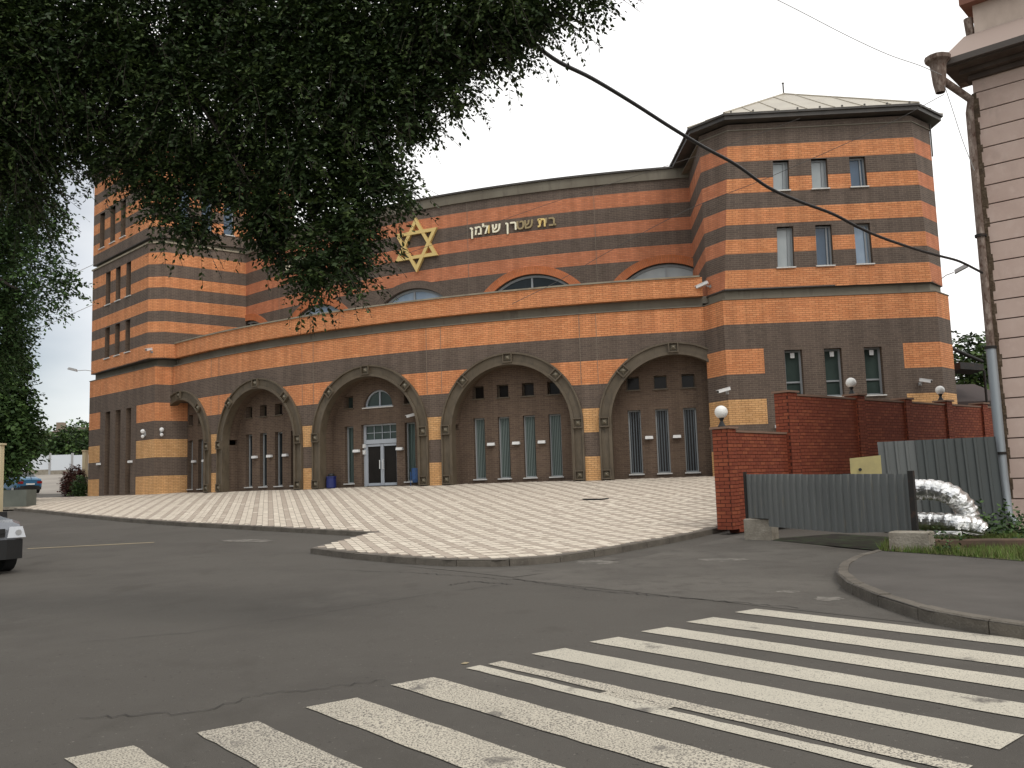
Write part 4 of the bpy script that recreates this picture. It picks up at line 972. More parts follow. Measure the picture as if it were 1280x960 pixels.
floodlight(Vector((-25.6, 54.9, 7.6)), (-.9, -.2, .05), 'grey floodlight on an arm at the left edge of the left tower')
# litter bins
def bin_(px, py, label, m, r0, h, legs):
    p = up_at(px, py, .55, RRC); p.z = .0; r = empty('litter_bin', p, label=label, cat='bin')
    if legs:
        MB().lathe([(0, .16), (r0 * .8, .16), (r0, .3), (r0, h), (r0 * .93, h), (r0 * .9, .3), (0, .3)], (0, 0, 0), 14).build('barrel', m, r)
        for s in (-1, 1): MB().tube([(s * (r0 + .04), 0, 0), (s * (r0 + .04), 0, h * .8)], .02, 6).build('leg', m, r)
        MB().tube([(-r0 - .04, 0, h * .62), (r0 + .04, 0, h * .62)], .018, 6).build('axle', m, r)
    else:
        MB().lathe([(0, 0), (r0 * .8, 0), (r0, .06), (r0 * .95, h * .72), (r0 * 1.05, h * .74), (r0 * 1.02, h * .8), (0, h * .8)], (0, 0, 0), 14).build('barrel', m, r)
        MB().lathe([(r0 * .6, h * .8), (r0 * .7, h * .86), (r0 * .55, h * .97), (0, h)], (0, 0, 0), 14).build('lid', BLACK, r)
BLUE = mat('blue plastic', (.012, .02, .12), .4, 0, .5); BLUE2 = mat('blue painted steel', (.025, .075, .20), .5, 0, .4, noise=[(9, (.05, .06, .09), .5, .8, (1, 1, 1))])
bin_(414, 600, 'dark blue bin with a domed lid left of the entrance', BLUE, .24, .72, False)
bin_(521, 600, 'blue open steel bin on two legs right of the entrance', BLUE2, .23, .80, True)
mh = gp(745, 632, .2); mh.z = zp(mh.x, mh.y) + .006
mo = MB().lathe([(0, .0), (.36, .0), (.37, .012), (.45, .012), (.45, -.03)], (0, 0, 0), 20).build('manhole_cover', BLACK, None); mo.location = mh; tag(mo, 'round dark manhole cover set into the paved forecourt', 'manhole cover')

# ------------------------------------------------------------------ RED BRICK GARDEN WALL
def pxproj(p):
    v = np.linalg.inv(M3) @ np.array([p[0], p[1], p[2] - CAMZ]); return 640 + F_PX * v[0] / -v[2], 480 - F_PX * v[1] / -v[2]
gw = empty('garden_wall', (5.3, 21.3, 0), label='red brick garden wall with pillars stepping up beside the forecourt', cat='wall')
def GWP(name, mb, m, **k):
    o = mb.build(name, m, None, **k); o.parent = gw; o.matrix_parent_inverse = Matrix.Translation(-gw.location); return o
C0 = at(915.5, 652, 21.2).xy; d1 = Vector((.676, .737)); n1 = Vector((d1.y, -d1.x))
L1 = 3.15; H0 = C0 + d1 * L1; Wend = Vector((17.6, 32.2)); d2 = (Wend - H0).normalized(); n2 = Vector((d2.y, -d2.x)); L2 = (Wend - H0).length
z_p = at(910, 535.5, 21.2).z; z_l = at(960, 541, 22.4).z; z_hp = at(993, 490, 23.5).z; z_h = at(1060, 499, 25.5).z
CH = .087; zb0 = -1.22
bricks = []   # (pos, xdir, length)
def courses(A, d, L, z0, z1, n, skip_start=0):
    nc = int(round((z1 - z0) / CH)); off0 = 0
    for k in range(nc):
        z = z1 - (k + 1) * CH; s = 0; first = True
        if k % 2: lens = .125
        else: lens = .25
        while s < L - .02:
            l = min(lens if first else .25, L - s); first = False
            if l > .05: bricks.append((Vector((A.x + d.x * (s + l / 2), A.y + d.y * (s + l / 2), z)), d, l - .016, n))
            s += l
def block(A, d, L, T, z0, z1, nm='wall_core'):
    n = Vector((d.y, -d.x)); P = [A - n * .006, A + d * L - n * .006, A + d * L - n * T, A - n * T]
    GWP(nm, MB().prism([tuple(p) for p in P], z0, z1 - .004), MORTAR)
def cap(A, d, L, T, z, ov=.05, h=.05):
    n = Vector((d.y, -d.x)); P = [A + n * ov - d * ov, A + d * (L + ov) + n * ov, A + d * (L + ov) - n * (T + ov), A - n * (T + ov) - d * ov]; GWP('cap', MB().prism([tuple(p) for p in P], z, z + h), CAPM)
def pillar(A, d, W, z0, z1, leftface=True):
    n = Vector((d.y, -d.x)); block(A, d, W, W, z0, z1); courses(A, d, W, z0, z1, n)
    if leftface: courses(A - n * W, n, W, z0, z1, -d)
    cap(A, d, W, W, z1)
pillar(C0, d1, .40, zb0, z_p)
A1 = C0 + d1 * .40 - n1 * .06; block(A1, d1, L1 - .4, .25, zb0 - .1, z_l); courses(A1, d1, L1 - .4, zb0 - .1, z_l, n1); cap(A1, d1, L1 - .42, .25, z_l, ov=.03)
# high pillar facing the camera and the long run behind it
pillar(H0 + n2 * .06, d2, .42, zb0, z_hp)
A2 = H0 + d2 * .42; block(A2, d2, L2 - .42, .25, zb0, z_h); courses(A2, d2, L2 - .42, zb0, z_h, n2)
def s_on(px): return (on_line(px, 500, tuple(H0), tuple(Wend))[0].xy - H0).length
pil_s = [s_on(x) for x in (1069, 1129, 1180, 1225)]; prev = .44
for i, s in enumerate(pil_s):
    cap(H0 + d2 * prev, d2, s - prev - .02, .25, z_h, ov=.03); pillar(H0 + d2 * s + n2 * .07, d2, .40, zb0, z_h + .12 if i != 1 else z_h + .1); prev = s + .42
cap(H0 + d2 * prev, d2, L2 - prev, .25, z_h, ov=.03)
bmesh_cache = {}
def brick_mesh(l, mi):
    key = (round(l, 2), mi)
    if key not in bmesh_cache:
        l = key[0]; o = MB().box((-l / 2, -.008, 0), (l / 2, .06, CH - .015), 0).build('brick', RBRICKS[mi], None); bmesh_cache[key] = o.data; bpy.data.objects.remove(o)
    return bmesh_cache[key]
vis = []; hid = []
for b in bricks:
    x, y = pxproj(b[0]); hidden = (934 < x < 1140 and y > 592) or (x > 1100 and y > 552) or x > 1262 or (x > 1140 and y > 552)
    facing = (b[3].x * -b[0].x + b[3].y * -b[0].y) > 0
    (vis if not hidden and facing else hid).append(b)
vis.sort(key=lambda b: b[0].length)
sv = MB()
for i, (p, d, l, n) in enumerate(vis + hid):
    mi = random.choice([0, 0, 1, 2]); Mx = Matrix(((d.x, -n.x, 0, p.x + n.x * random.uniform(-.001, .003)), (d.y, -n.y, 0, p.y), (0, 0, 1, p.z), (0, 0, 0, 1)))
    if i < 300:
        o = bpy.data.objects.new('brick', brick_mesh(l, mi)); COL.objects.link(o); o.parent = gw; o.matrix_parent_inverse = Matrix.Translation(-gw.location); o.matrix_basis = Mx
    else: sv.box((-l / 2, -.008, 0), (l / 2, .06, CH - .015), mi, Mx)
GWP('bricks', sv, RBRICKS, kind='stuff')
def globe(p, label, r0):
    r = empty('globe_lamp', p, label=label, cat='lamp', group='white globe lamps on the garden wall pillars')
    MB().lathe([(.10, 0), (.10, .02), (.07, .06), (.035, .14), (.07, .22), (0, .22)], (0, 0, 0), 12).build('lamp_stem', BLACK, r)
    MB().lathe([(r0 * math.sin(a), .2 + r0 - r0 * math.cos(a)) for a in np.linspace(0, math.pi, 12)], (0, 0, 0), 18).build('globe', GLOBE, r)
GLOBE = mat('frosted white globe', (.82, .81, .77), .3, 0, .5)
gl0 = C0 - n1 * .2 + d1 * .12; globe(Vector((gl0.x, gl0.y, z_p + .05)), 'white globe lamp on the nearest and lowest brick pillar', .155)
for i, lab in ((0, 'white globe lamp on the high pillar in front of the tower windows'), (2, 'white globe lamp on the farther pillar at the right tower edge')):
    g_ = H0 + d2 * (pil_s[i] + .1) - n2 * .15; globe(Vector((g_.x, g_.y, z_h + .16)), lab, .145)
# ------------------------------------------------------------------ METAL GATE AND FENCE
def ribbed(name, P0, P1, ztop0, ztop1, zb0_, zb1_, parent, m, pitch=.19, lean=0.0, amp=.036):
    """trapezoid-profiled sheet from P0 to P1"""
    d = (P1 - P0); L = d.length; d = d.normalized(); n = Vector((d.y, -d.x)); mb = MB(); prof = []; s = 0
    while s < L - 1e-3:
        for ds, a in ((0, 0), (pitch * .60, 0), (pitch * .68, amp), (pitch * .88, amp), (pitch * .96, 0)):
            if s + ds < L: prof.append((s + ds, a))
        s += pitch
    prof.append((L, 0))
    def pt(s, a, z, bt): t = s / L; return Vector((P0.x + d.x * (s + lean * (1 - bt)) + n.x * a, P0.y + d.y * (s + lean * (1 - bt)) + n.y * a, z))
    cz0 = lambda s: zb0_ + (zb1_ - zb0_) * s / L; cz1 = lambda s: ztop0 + (ztop1 - ztop0) * s / L
    for (a, pa_), (b, pb) in zip(prof[:-1], prof[1:]):
        mb.face([pt(a, pa_, cz0(a), 0), pt(b, pb, cz0(b), 0), pt(b, pb, cz1(b), 1), pt(a, pa_, cz1(a), 1)])
        mb.face([pt(b, pb - .004, cz0(b), 0), pt(a, pa_ - .004, cz0(a), 0), pt(a, pa_ - .004, cz1(a), 1), pt(b, pb - .004, cz1(b), 1)])
    o = mb.build(name, m, None); o.parent = parent; o.matrix_parent_inverse = Matrix.Translation(-parent.location); return o
def child(name, mb, m, parent):
    o = mb.build(name, m, None); o.parent = parent; o.matrix_parent_inverse = Matrix.Translation(-parent.location); return o
ga, gb = at(935, 640, 20.0), at(1139, 640, 15.75)
gate = empty('sliding_gate', (ga.x, ga.y, -1.3), label='low grey corrugated steel gate between the brick pillar and foil pipes', cat='gate')
zt0, zt1 = at(935, 592.5, 20.0).z, at(1139, 592, 15.75).z; zb_l, zb_r = at(965, 657, 19.4).z, at(1115, 671.5, 16.2).z
GA, GB = ga.xy, gb.xy; gd = (GB - GA).normalized(); gn = Vector((gd.y, -gd.x)); GL = (GB - GA).length
cuts = [0, .7, 1.85, 3.0, GL]
for i in range(4):
    a, b = GA + gd * cuts[i], GA + gd * (cuts[i + 1] + .015); t0, t1 = cuts[i] / GL, cuts[i + 1] / GL
    zbl = zb_l + (zb_r - zb_l) * t0; zbr = zb_l + (zb_r - zb_l) * t1
    if i == 0: zbl = zbr = at(950, 648, 19.6).z
    if i == 3: zbr = zbr + .12
    dz = random.uniform(-.012, .012)
    ribbed('metal_sheet', a + gn * .003 * i, b + gn * .003 * i, zt0 + (zt1 - zt0) * t0 + dz, zt0 + (zt1 - zt0) * t1 + dz, zbl, zbr, gate, SHEET)
DARKSTEEL = mat('black rusty steel', (.022, .02, .018), .7, noise=[(6, (.06, .035, .025), .55, .7, (1, 1, 1))])
for q, w in ((GA - gd * .03, .06), (GB + gd * .06, .09)):
    zz = zt0 if w < .08 else zt1; child('post', MB().box((-w / 2, -w / 2, 0), (w / 2, w / 2, 1.25), 0, Matrix.Translation((q.x, q.y, zz - 1.20)) @ Matrix.Rotation(R_(-44), 4, 'Z')), DARKSTEEL, gate)
for zf in (.25, .85):
    mb = MB(); a = GA + gd * .05 - gn * .035; b = GB - gn * .035; za = zt0 - 1.2 + zf; mb.tube([(a.x, a.y, za), (b.x, b.y, zt1 - 1.2 + zf)], .022, 4, smooth=False); child('rail', mb, DARKSTEEL, gate)
for t, z in ((.13, .03), (.42, .03), (.6, .07), (.82, .04)):
    p = GA + gd * GL * t + gn * .03; child('bolt', MB().lathe([(0, 0), (.02, .0), (.02, .015), (0, .02)], (0, 0, 0), 6).build, None, None) if False else None
# tall fence behind
fa, fb = at(1100, 600, 20.6), at(1249, 600, 19.75); fence = empty('metal_fence', (fa.x, fa.y, -1.3), label='tall leaning dark corrugated steel fence beside the pink house corner', cat='fence')
FA, FB = fa.xy, fb.xy; fd_ = (FB - FA).normalized(); FL = (FB - FA).length; fz0, fz1 = at(1100, 552.5, 20.6).z, at(1247, 545.5, 19.75).z
for i in range(3):
    a, b = FA + fd_ * FL * i / 3, FA + fd_ * FL * (i + 1) / 3
    ribbed('metal_sheet', a, b, fz0 + (fz1 - fz0) * i / 3, fz0 + (fz1 - fz0) * (i + 1) / 3, -1.35, -1.35, fence, SHEETD if i else SHEET, lean=.07, pitch=.215)
for t in (.02, .5, .97):
    q = FA + fd_ * FL * t - Vector((fd_.y, -fd_.x)) * .05; child('post', MB().box((-.03, -.03, 0), (.03, .03, 1.95), 0, Matrix.Translation((q.x, q.y, -1.4))), DARKSTEEL, fence)
SOIL_SHADE = mat('soil with painted shade', (.018, .015, .011), .95, noise=[(4, (.03, .045, .018), .45, .65, (1, 1, 1))])  # soil colour darkened to paint in the shade of the gap under the gate
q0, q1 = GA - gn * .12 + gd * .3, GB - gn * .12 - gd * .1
mb = MB(); P4 = [q0, q1, q1 - gn * 2.6, q0 - gn * 2.0]; mb.face([Vector((p.x, p.y, zr(p.y) + .02)) for p in P4]); mb.build('soil_shade_strip', SOIL_SHADE, kind='structure')
# yellow panel propped behind the gate
ya, yb = at(1062.5, 580, 19.6), at(1101.5, 580, 19.3); yz = [at(1063, 592, 19.6).z - .4, at(1062.5, 573, 19.6).z, at(1101.5, 569, 19.3).z]
mb = MB(); F = [Vector((ya.x, ya.y, yz[0])), Vector((yb.x, yb.y, yz[0])), Vector((yb.x, yb.y, yz[2])), Vector((ya.x, ya.y, yz[1]))]; B = [p + Vector((.02, .05, 0)) for p in F]
mb.face(F); mb.face(B[::-1]); [mb.face([F[j], F[i], B[i], B[j]]) for i, j in ((0, 1), (1, 2), (2, 3), (3, 0))]
YEL = mat('cream yellow board', (.50, .42, .19), .7, noise=[(4, (.42, .35, .17), .4, .7, (1, 1, 1))]); r_ = empty('cream_board', label='cream yellow board standing behind the grey gate', cat='board'); mb.build('panel', YEL, r_)
hp = at(1074.5, 587, 19.5); MB().lathe([(0, .0), (.035, 0), (.035, .02), (0, .02)], (0, 0, 0), 8).build('knot_hole', BLACK, r_).matrix_local = Matrix.Translation(hp + Vector((0, -.02, 0))) @ Matrix.Rotation(R_(90), 4, 'X')
# concrete blocks
def concblock(p0, p1, Y0, Y1, ztop, zbot, depth, name, label, cat='block', m=CONC):
    a, b = at(p0, 660, Y0).xy, at(p1, 660, Y1).xy; d = (b - a).normalized(); n = Vector((-d.y, d.x)); c = .02
    P = [a, b, b + n * depth, a + n * depth]; mb = MB().prism([tuple(p) for p in P], zbot, ztop - c, 0); I = inset([tuple(p) for p in P], c); 
    Bq = [Vector((*p, ztop - c)) for p in P]; Tq = [Vector((*p, ztop)) for p in I]
    for i in range(4): j = (i + 1) % 4; mb.face([Bq[i], Bq[j], Tq[j], Tq[i]])
    mb.face(Tq); o = mb.build(name, m, weld=True); return tag(o, label, cat)
concblock(930, 964.5, 19.9, 19.5, at(947, 648.5, 19.7).z, -1.42, .35, 'concrete_block', 'small concrete block under the left end of the grey gate')
concblock(1110, 1160, 15.4, 15.0, at(1130, 664.5, 15.3).z, -1.47, .35, 'concrete_block', 'pale concrete block under the right end of the gate')
RUSTC = mat('brown stained concrete', (.13, .085, .06), .9, noise=[(3, (.085, .06, .045), .4, .7, (1, 1, 1))])
concblock(1162, 1420, 15.35, 14.2, at(1220, 674, 15.1).z, -1.47, .2, 'low_concrete_edge', 'low brown stained concrete edging behind the grass', 'low wall', RUSTC)
# foil wrapped pipes
fp = empty('foil_pipe', (7.8, 16.2, -1.0), label='heating pipe bend wrapped in shiny crinkled foil right of the gate', cat='pipe')
def smooth_path(P, n=10):
    out = []; P = [Vector(p) for p in P]; Q = [P[0] * 2 - P[1]] + P + [P[-1] * 2 - P[-2]]
    for i in range(1, len(Q) - 2):
        for k in range(n):
            t = k / n; a, b, c, d = Q[i - 1], Q[i], Q[i + 1], Q[i + 2]
            out.append(.5 * ((2 * b) + (c - a) * t + (2 * a - 5 * b + 4 * c - d) * t * t + (3 * b - a - 3 * c + d) * t ** 3))
    return out + [P[-1]]
def foil(pts, r, Y):
    path = smooth_path([at(x, y, Y + k) for x, y, k in pts], 14); mb = MB(); n = 20
    rings = []; pu = Vector((0, 1, 0))
    for i, p in enumerate(path):
        d = (path[min(i + 1, len(path) - 1)] - path[max(i - 1, 0)]).normalized(); a = d.cross(pu).normalized(); b = a.cross(d).normalized(); pu = b
        rr = r * (1 + (.05, .075, .04, -.02, -.05, -.02)[i % 6])
        rings.append([p + (a * math.cos(2 * math.pi * k / n) + b * math.sin(2 * math.pi * k / n)) * rr * (1 + random.uniform(-.04, .04)) + d * random.uniform(-.01, .01) for k in range(n)])
    for A, B in zip(rings[:-1], rings[1:]):
        for k in range(n): mb.face([A[k], A[(k + 1) % n], B[(k + 1) % n], B[k]], smooth=False)
    mb.face(rings[0][::-1]); mb.face(rings[-1]); return mb
child('foil_sleeve', foil([(1128, 611.5, 1.0), (1146, 612, .55), (1168, 612.5, .25), (1190, 619, 0), (1205, 633, 0), (1211, 648, 0), (1214, 664, -.05)], .175, 15.9), FOIL, fp)
child('foil_sleeve', foil([(1128, 651, 1.1), (1146, 651.5, .6), (1170, 652, .3), (1195, 653.5, 0), (1215, 656, 0), (1229, 664, -.05)], .15, 15.75), FOIL, fp)
mb = MB(); [mb.face([at(1200 + 30 * math.cos(a) * (.8 + .2 * random.random()), 668, 15.4) + Vector((0, math.sin(a) * .25, random.uniform(0, .05))), at(1200 + 30 * math.cos(a + .5), 669, 15.4) + Vector((0, math.sin(a + .5) * .25, random.uniform(0, .04))), at(1202, 664, 15.5)]) for a in np.linspace(0, 6.28, 12)]
child('foil_skirt', mb, FOIL, fp)

# ------------------------------------------------------------------ PINK HOUSE
PA = at(1241, 380, 20.0).xy; pd = Vector((.68, -.61)).normalized(); pn = Vector((pd.y, -pd.x))
house = empty('pink_house', (PA.x, PA.y, -1.4), label='old pink stucco house corner with horizontal grooves and broad dark eaves', cat='building')
grooves = [116, 140, 165, 188, 212, 235, 258.4, 280.8, 305.6, 328, 352.3, 377, 401.5, 426, 450, 475, 499.4, 524.4, 548.4, 573.4, 598.4, 623.4]
gz = []
for y in grooves:
    xx = 1222 + (y - 130) * .085; p, _ = on_line(xx, y, tuple(PA), tuple(PA + pd)); gz.append(p.z)
gz = [gz[0]] + gz[1:] ; L_ = 13.0
stp = (gz[0] - gz[-1]) / (len(gz) - 1); gz = [gz[0] - stp * i for i in range(len(gz))] + [-1.45]
def hb(name, s0, s1, o0, o1, z0, z1, m, mb=None):
    P = [PA + pd * s0 + pn * o1, PA + pd * s1 + pn * o1, PA + pd * s1 + pn * o0, PA + pd * s0 + pn * o0]; b = (mb or MB()).prism([tuple(p) for p in P], z0, z1); return child(name, b, m, house) if mb is None else b
hb('wall_core', 0.03, L_, -9, -.03, -1.5, gz[0] + .5, PINKD)
for a, b in zip(gz[:-1], gz[1:]):
    hb('stucco_course', random.uniform(-.01, .015), L_, -.03, .012 if b > -1.4 else .03, b + .014, a - .014, PINK)
hb('wall_band', -.01, L_, -.03, .0, gz[0] + .014, gz[0] + .30, PINK)
# rough broken corner strip
mb = MB(); zc_ = -1.4
while zc_ < gz[0]:
    h = random.uniform(.08, .3); w = random.uniform(.03, .10); P = [PA + pd * w + pn * .018, PA - pd * .04 + pn * .018, PA - pd * .04 - pn * .2, PA + pd * w - pn * .2]
    mb.prism([tuple(p) for p in P], zc_, min(zc_ + h, gz[0])); zc_ += h
child('corner_edge', mb, mat('broken corner render', (.12, .085, .055), .95, noise=[(9, (.20, .15, .11), .5, .7, (1, 1, 1)), (4, (.07, .05, .035), .5, .7, (1, 1, 1))], bump=(20, .03, (1, 1, 1))), house)
ze = gz[0]
for k, (o, z0, z1) in enumerate(((.10, .30, .42), (.28, .42, .52), (.62, .52, .60))): hb('cornice_board', -o * .7, L_, -.5, o, ze + z0, ze + z1 - .003, SOFFIT)
hb('gutter', -.50, L_, .60, .74, ze + .56, ze + .70, mat('brown gutter', (.10, .085, .075), .6)); hb('roof_edge', -.50, L_, -1.0, .66, ze + .603, ze + .66, PIPE)
mb = MB(); a, b = PA - pd * .48 + pn * .72, PA + pd * L_ + pn * .72; c, d = PA + pd * L_ - pn * 4, PA - pd * .3 - pn * 4; z0, z1 = ze + .70, ze + 1.42; c, d = PA + pd * L_ - pn * .02, PA - pd * .1 - pn * .02
mb.face([(a.x, a.y, z0), (b.x, b.y, z0), (c.x, c.y, z1), (d.x, d.y, z1)]); child('roof', mb, mat('faded roof sheet', (.36, .28, .24), .8), house)
hb('attic_wall', .12, L_, -1.6, -.05, ze + .66, ze + 2.9, STUCCO); hb('attic_cap', -.1, L_, -1.7, .18, ze + 2.1, ze + 2.3, mat('brick red cap', (.22, .10, .07), .8))
dp = PA - pd * .09 + pn * .13
pz = [at(1212, 122, 20).z, -1.0]
f0_ = at(1178, 100, 19.7); f1_ = at(1213, 124, 20.05)
mb = MB(); mb.tube([f0_ + Vector((-.06, 0, .1)), f0_, f1_, Vector((dp.x, dp.y, f1_.z - .35)), Vector((dp.x, dp.y, 2.6))], .085, 10); child('downpipe', mb, PIPE, house)
mb = MB(); mb.tube([Vector((dp.x, dp.y, 2.7)), Vector((dp.x + .02, dp.y, -.2)), Vector((dp.x + .05, dp.y, -1.0)), Vector((dp.x + .15, dp.y - .1, -1.2))], .105, 10); child('downpipe', mb, GALV, house)
mb = MB(); mb.lathe([(.10, -.42), (.14, -.2), (.17, .2), (.20, .27), (.27, .33), (.28, .42), (.20, .46), (0, .46)], f0_ + Vector((-.07, 0, .12)), 12); child('rain_hopper', mb, PIPE, house)
for z in (5.2, 2.65, .3): mb = MB(); mb.tube([Vector((dp.x, dp.y, z)), Vector((dp.x, dp.y, z + .06))], .125, 10); child('pipe_clamp', mb, DARKSTEEL, house)
sp = at(1211, 38, 20.1); mb = MB(); mb.tube([sp + Vector((0, 0, .28)), sp + Vector((.03, 0, -.1)), sp + Vector((.16, .1, -.25))], .1, 8); child('roof_spout', mb, PIPE, house)

# ------------------------------------------------------------------ CABLES
def cable(name, px, r, label, Ys, m=BLACK, sag=0):
    pts = smooth_path([at(x, y, Y) for (x, y), Y in zip(px, Ys)], 6); o = MB().tube(pts, r, 6, smooth=True).build(name, m); return tag(o, label, 'cable')
cpx = [(560, -60), (640, 28), (690, 72), (740, 98), (790, 128), (840, 160), (880, 184), (920, 206), (960, 234), (1000, 252), (1040, 267), (1075, 285), (1100, 296), (1125, 305), (1150, 313), (1175, 320), (1200, 327), (1228, 341)]
cable('twisted_cable', cpx, .026, 'thick black twisted cable running from the tree down to the pink house', list(np.linspace(9, 19.8, len(cpx))))
cable('overhead_wire', [(960, -6), (1000, 14), (1060, 45), (1110, 68), (1150, 82), (1180, 95)], .008, 'thin wire hanging across the sky to the rain hopper', [17, 17.5, 18, 18.6, 19.2, 19.6], GREYP)
cable('overhead_wire', [(1180, 105), (1190, 135), (1203, 175), (1218, 213)], .008, 'thin loose wire hanging beside the downpipe of the pink house', [19.6] * 4, GREYP)
cable('overhead_wire', [(600, 385), (700, 345), (830, 290), (940, 210), (1130, 150)], .012, 'thin dark wire crossing in front of the upper brick wall', [33, 33, 33, 33, 34], DARKMETAL) if False else None
for k, (a, b) in enumerate((((-20, 385), (118, 330)), ((-20, 432), (118, 380)))):
    cable('overhead_wire', [a, ((a[0] + b[0]) / 2, (a[1] + b[1]) / 2 + 4), b], .018, ['thin upper wire reaching the left tower', 'thin lower wire reaching the left tower'][k], [50, 52, 55], GREYP)

cable('facade_wire', [(1180, 118), (1100, 160), (960, 222), (860, 262), (760, 315), (700, 350), (640, 380)], .010, 'thin dark wire slanting across the right tower and upper wall', [28, 29, 30, 31, 32, 33, 33], DARKMETAL)
cable('facade_wire', [(1000, 148), (900, 185), (800, 218), (700, 250), (600, 285), (500, 320)], .008, 'thin dark wire crossing the top stripes of the upper wall', [29, 30, 31, 32, 33, 34], DARKMETAL)
# ------------------------------------------------------------------ FAR LEFT: FENCE, HOUSE, SHRUBS
wf = empty('white_fence', (-45, 92, 3), label='long white panel fence behind the yard at the far left', cat='fence')
def far(px, py, Y): return at(px, py, Y)
xs_ = [-10, 20, 62, 90, 125]; Yf = 92; 
for a, b in zip(xs_[:-1], xs_[1:]):
    p, q = far(a, 590, Yf), far(b, 590, Yf); zt = far(a, 569, Yf).z; zb = far(a, 590, Yf).z - .6
    child('fence_panel', MB().box((p.x + .08, Yf, zb), (q.x - .08, Yf + .08, zt)), mat('white fence panel', (.62, .66, .70), .7) if a == -10 else bpy.data.materials['white fence panel'], wf)
    child('fence_post', MB().box((q.x - .1, Yf - .06, zb), (q.x + .1, Yf + .1, zt + .15)), GREYP, wf)
    child('fence_plinth', MB().box((p.x + .08, Yf - .03, zb - .2), (q.x - .08, Yf + .12, zb + .75)), CONC, wf)
fh = empty('far_house', (-60, 130, 4), label='distant low house with brown roof above the trees at left', cat='building')
p, q = far(52, 560, 130), far(112, 560, 130); zt = far(80, 545, 130).z; zr_ = far(80, 531, 130).z
child('wall', MB().box((p.x, 130, 3), (q.x, 140, zt)), mat('tan render', (.36, .30, .22), .9), fh)
mb = MB(); x0, x1 = p.x - 1, q.x + 1; mb.face([(x0, 129.4, zt), (x1, 129.4, zt), (x1 - 2, 135, zr_), (x0 + 2, 135, zr_)]); mb.face([(x1, 140.6, zt), (x0, 140.6, zt), (x0 + 2, 135, zr_), (x1 - 2, 135, zr_)]); mb.face([(x0, 140.6, zt), (x0, 129.4, zt), (x0 + 2, 135, zr_)]); mb.face([(x1, 129.4, zt), (x1, 140.6, zt), (x1 - 2, 135, zr_)])
child('roof', mb, mat('brown far roof', (.14, .10, .085), .9), fh)
for x in (61, 86): c_ = far(x, 534, 129); child('window', MB().box((c_.x - .5, 129.93, zt - 1.6), (c_.x + .5, 129.99, zt - .5)), GLASSP, fh)
ch_ = far(57, 530, 130); child('chimney', MB().box((ch_.x - .5, 134, zt), (ch_.x + .5, 135, zr_ + .7)), mat('chimney brick', (.25, .2, .15), .9), fh)
# cream gatepost beside the tower, pole and planter at the frame edge
gp_ = at(104.2, 600, 58); tag(MB().box((gp_.x - .10, 58, -.1), (gp_.x + .10, 58.4, at(106, 564, 58).z)).box((gp_.x - .13, 57.95, at(106, 564, 58).z), (gp_.x + .13, 58.45, at(106, 562.5, 58).z)).build('gate_post', mat('cream post paint', (.58, .50, .33), .8)), 'cream gate post just left of the left tower', 'post')
tp = at(-3, 620, 40); tag(MB().box((tp.x - .35, 40, zr(40)), (tp.x + .08, 40.3, at(1, 556, 40).z), taper=.97).box((tp.x - .42, 39.95, at(1, 556, 40).z), (tp.x + .14, 40.35, at(1, 554, 40).z)).build('cream_pillar', bpy.data.materials['cream post paint']), 'cream concrete pillar at the left frame edge under the tree', 'pillar')
pa_, pb_ = at(-30, 620, 43), at(33, 620, 43); z_ = zr(43) + .15
pl = empty('concrete_planter', (pa_.x, 43, z_), label='grey concrete planter box in front of the blue car', cat='planter')
child('box', MB().box((pa_.x, 43, z_), (pb_.x, 43.9, at(0, 613, 43).z)), mat('grey green concrete', (.14, .15, .13), .9, noise=[(1, (.10, .11, .095), .4, .7, (1, 1, 1))]), pl)
child('base_slab', MB().box((pa_.x - .3, 42.2, z_ - .12), (pb_.x + .25, 44.2, z_)), CONC, pl)

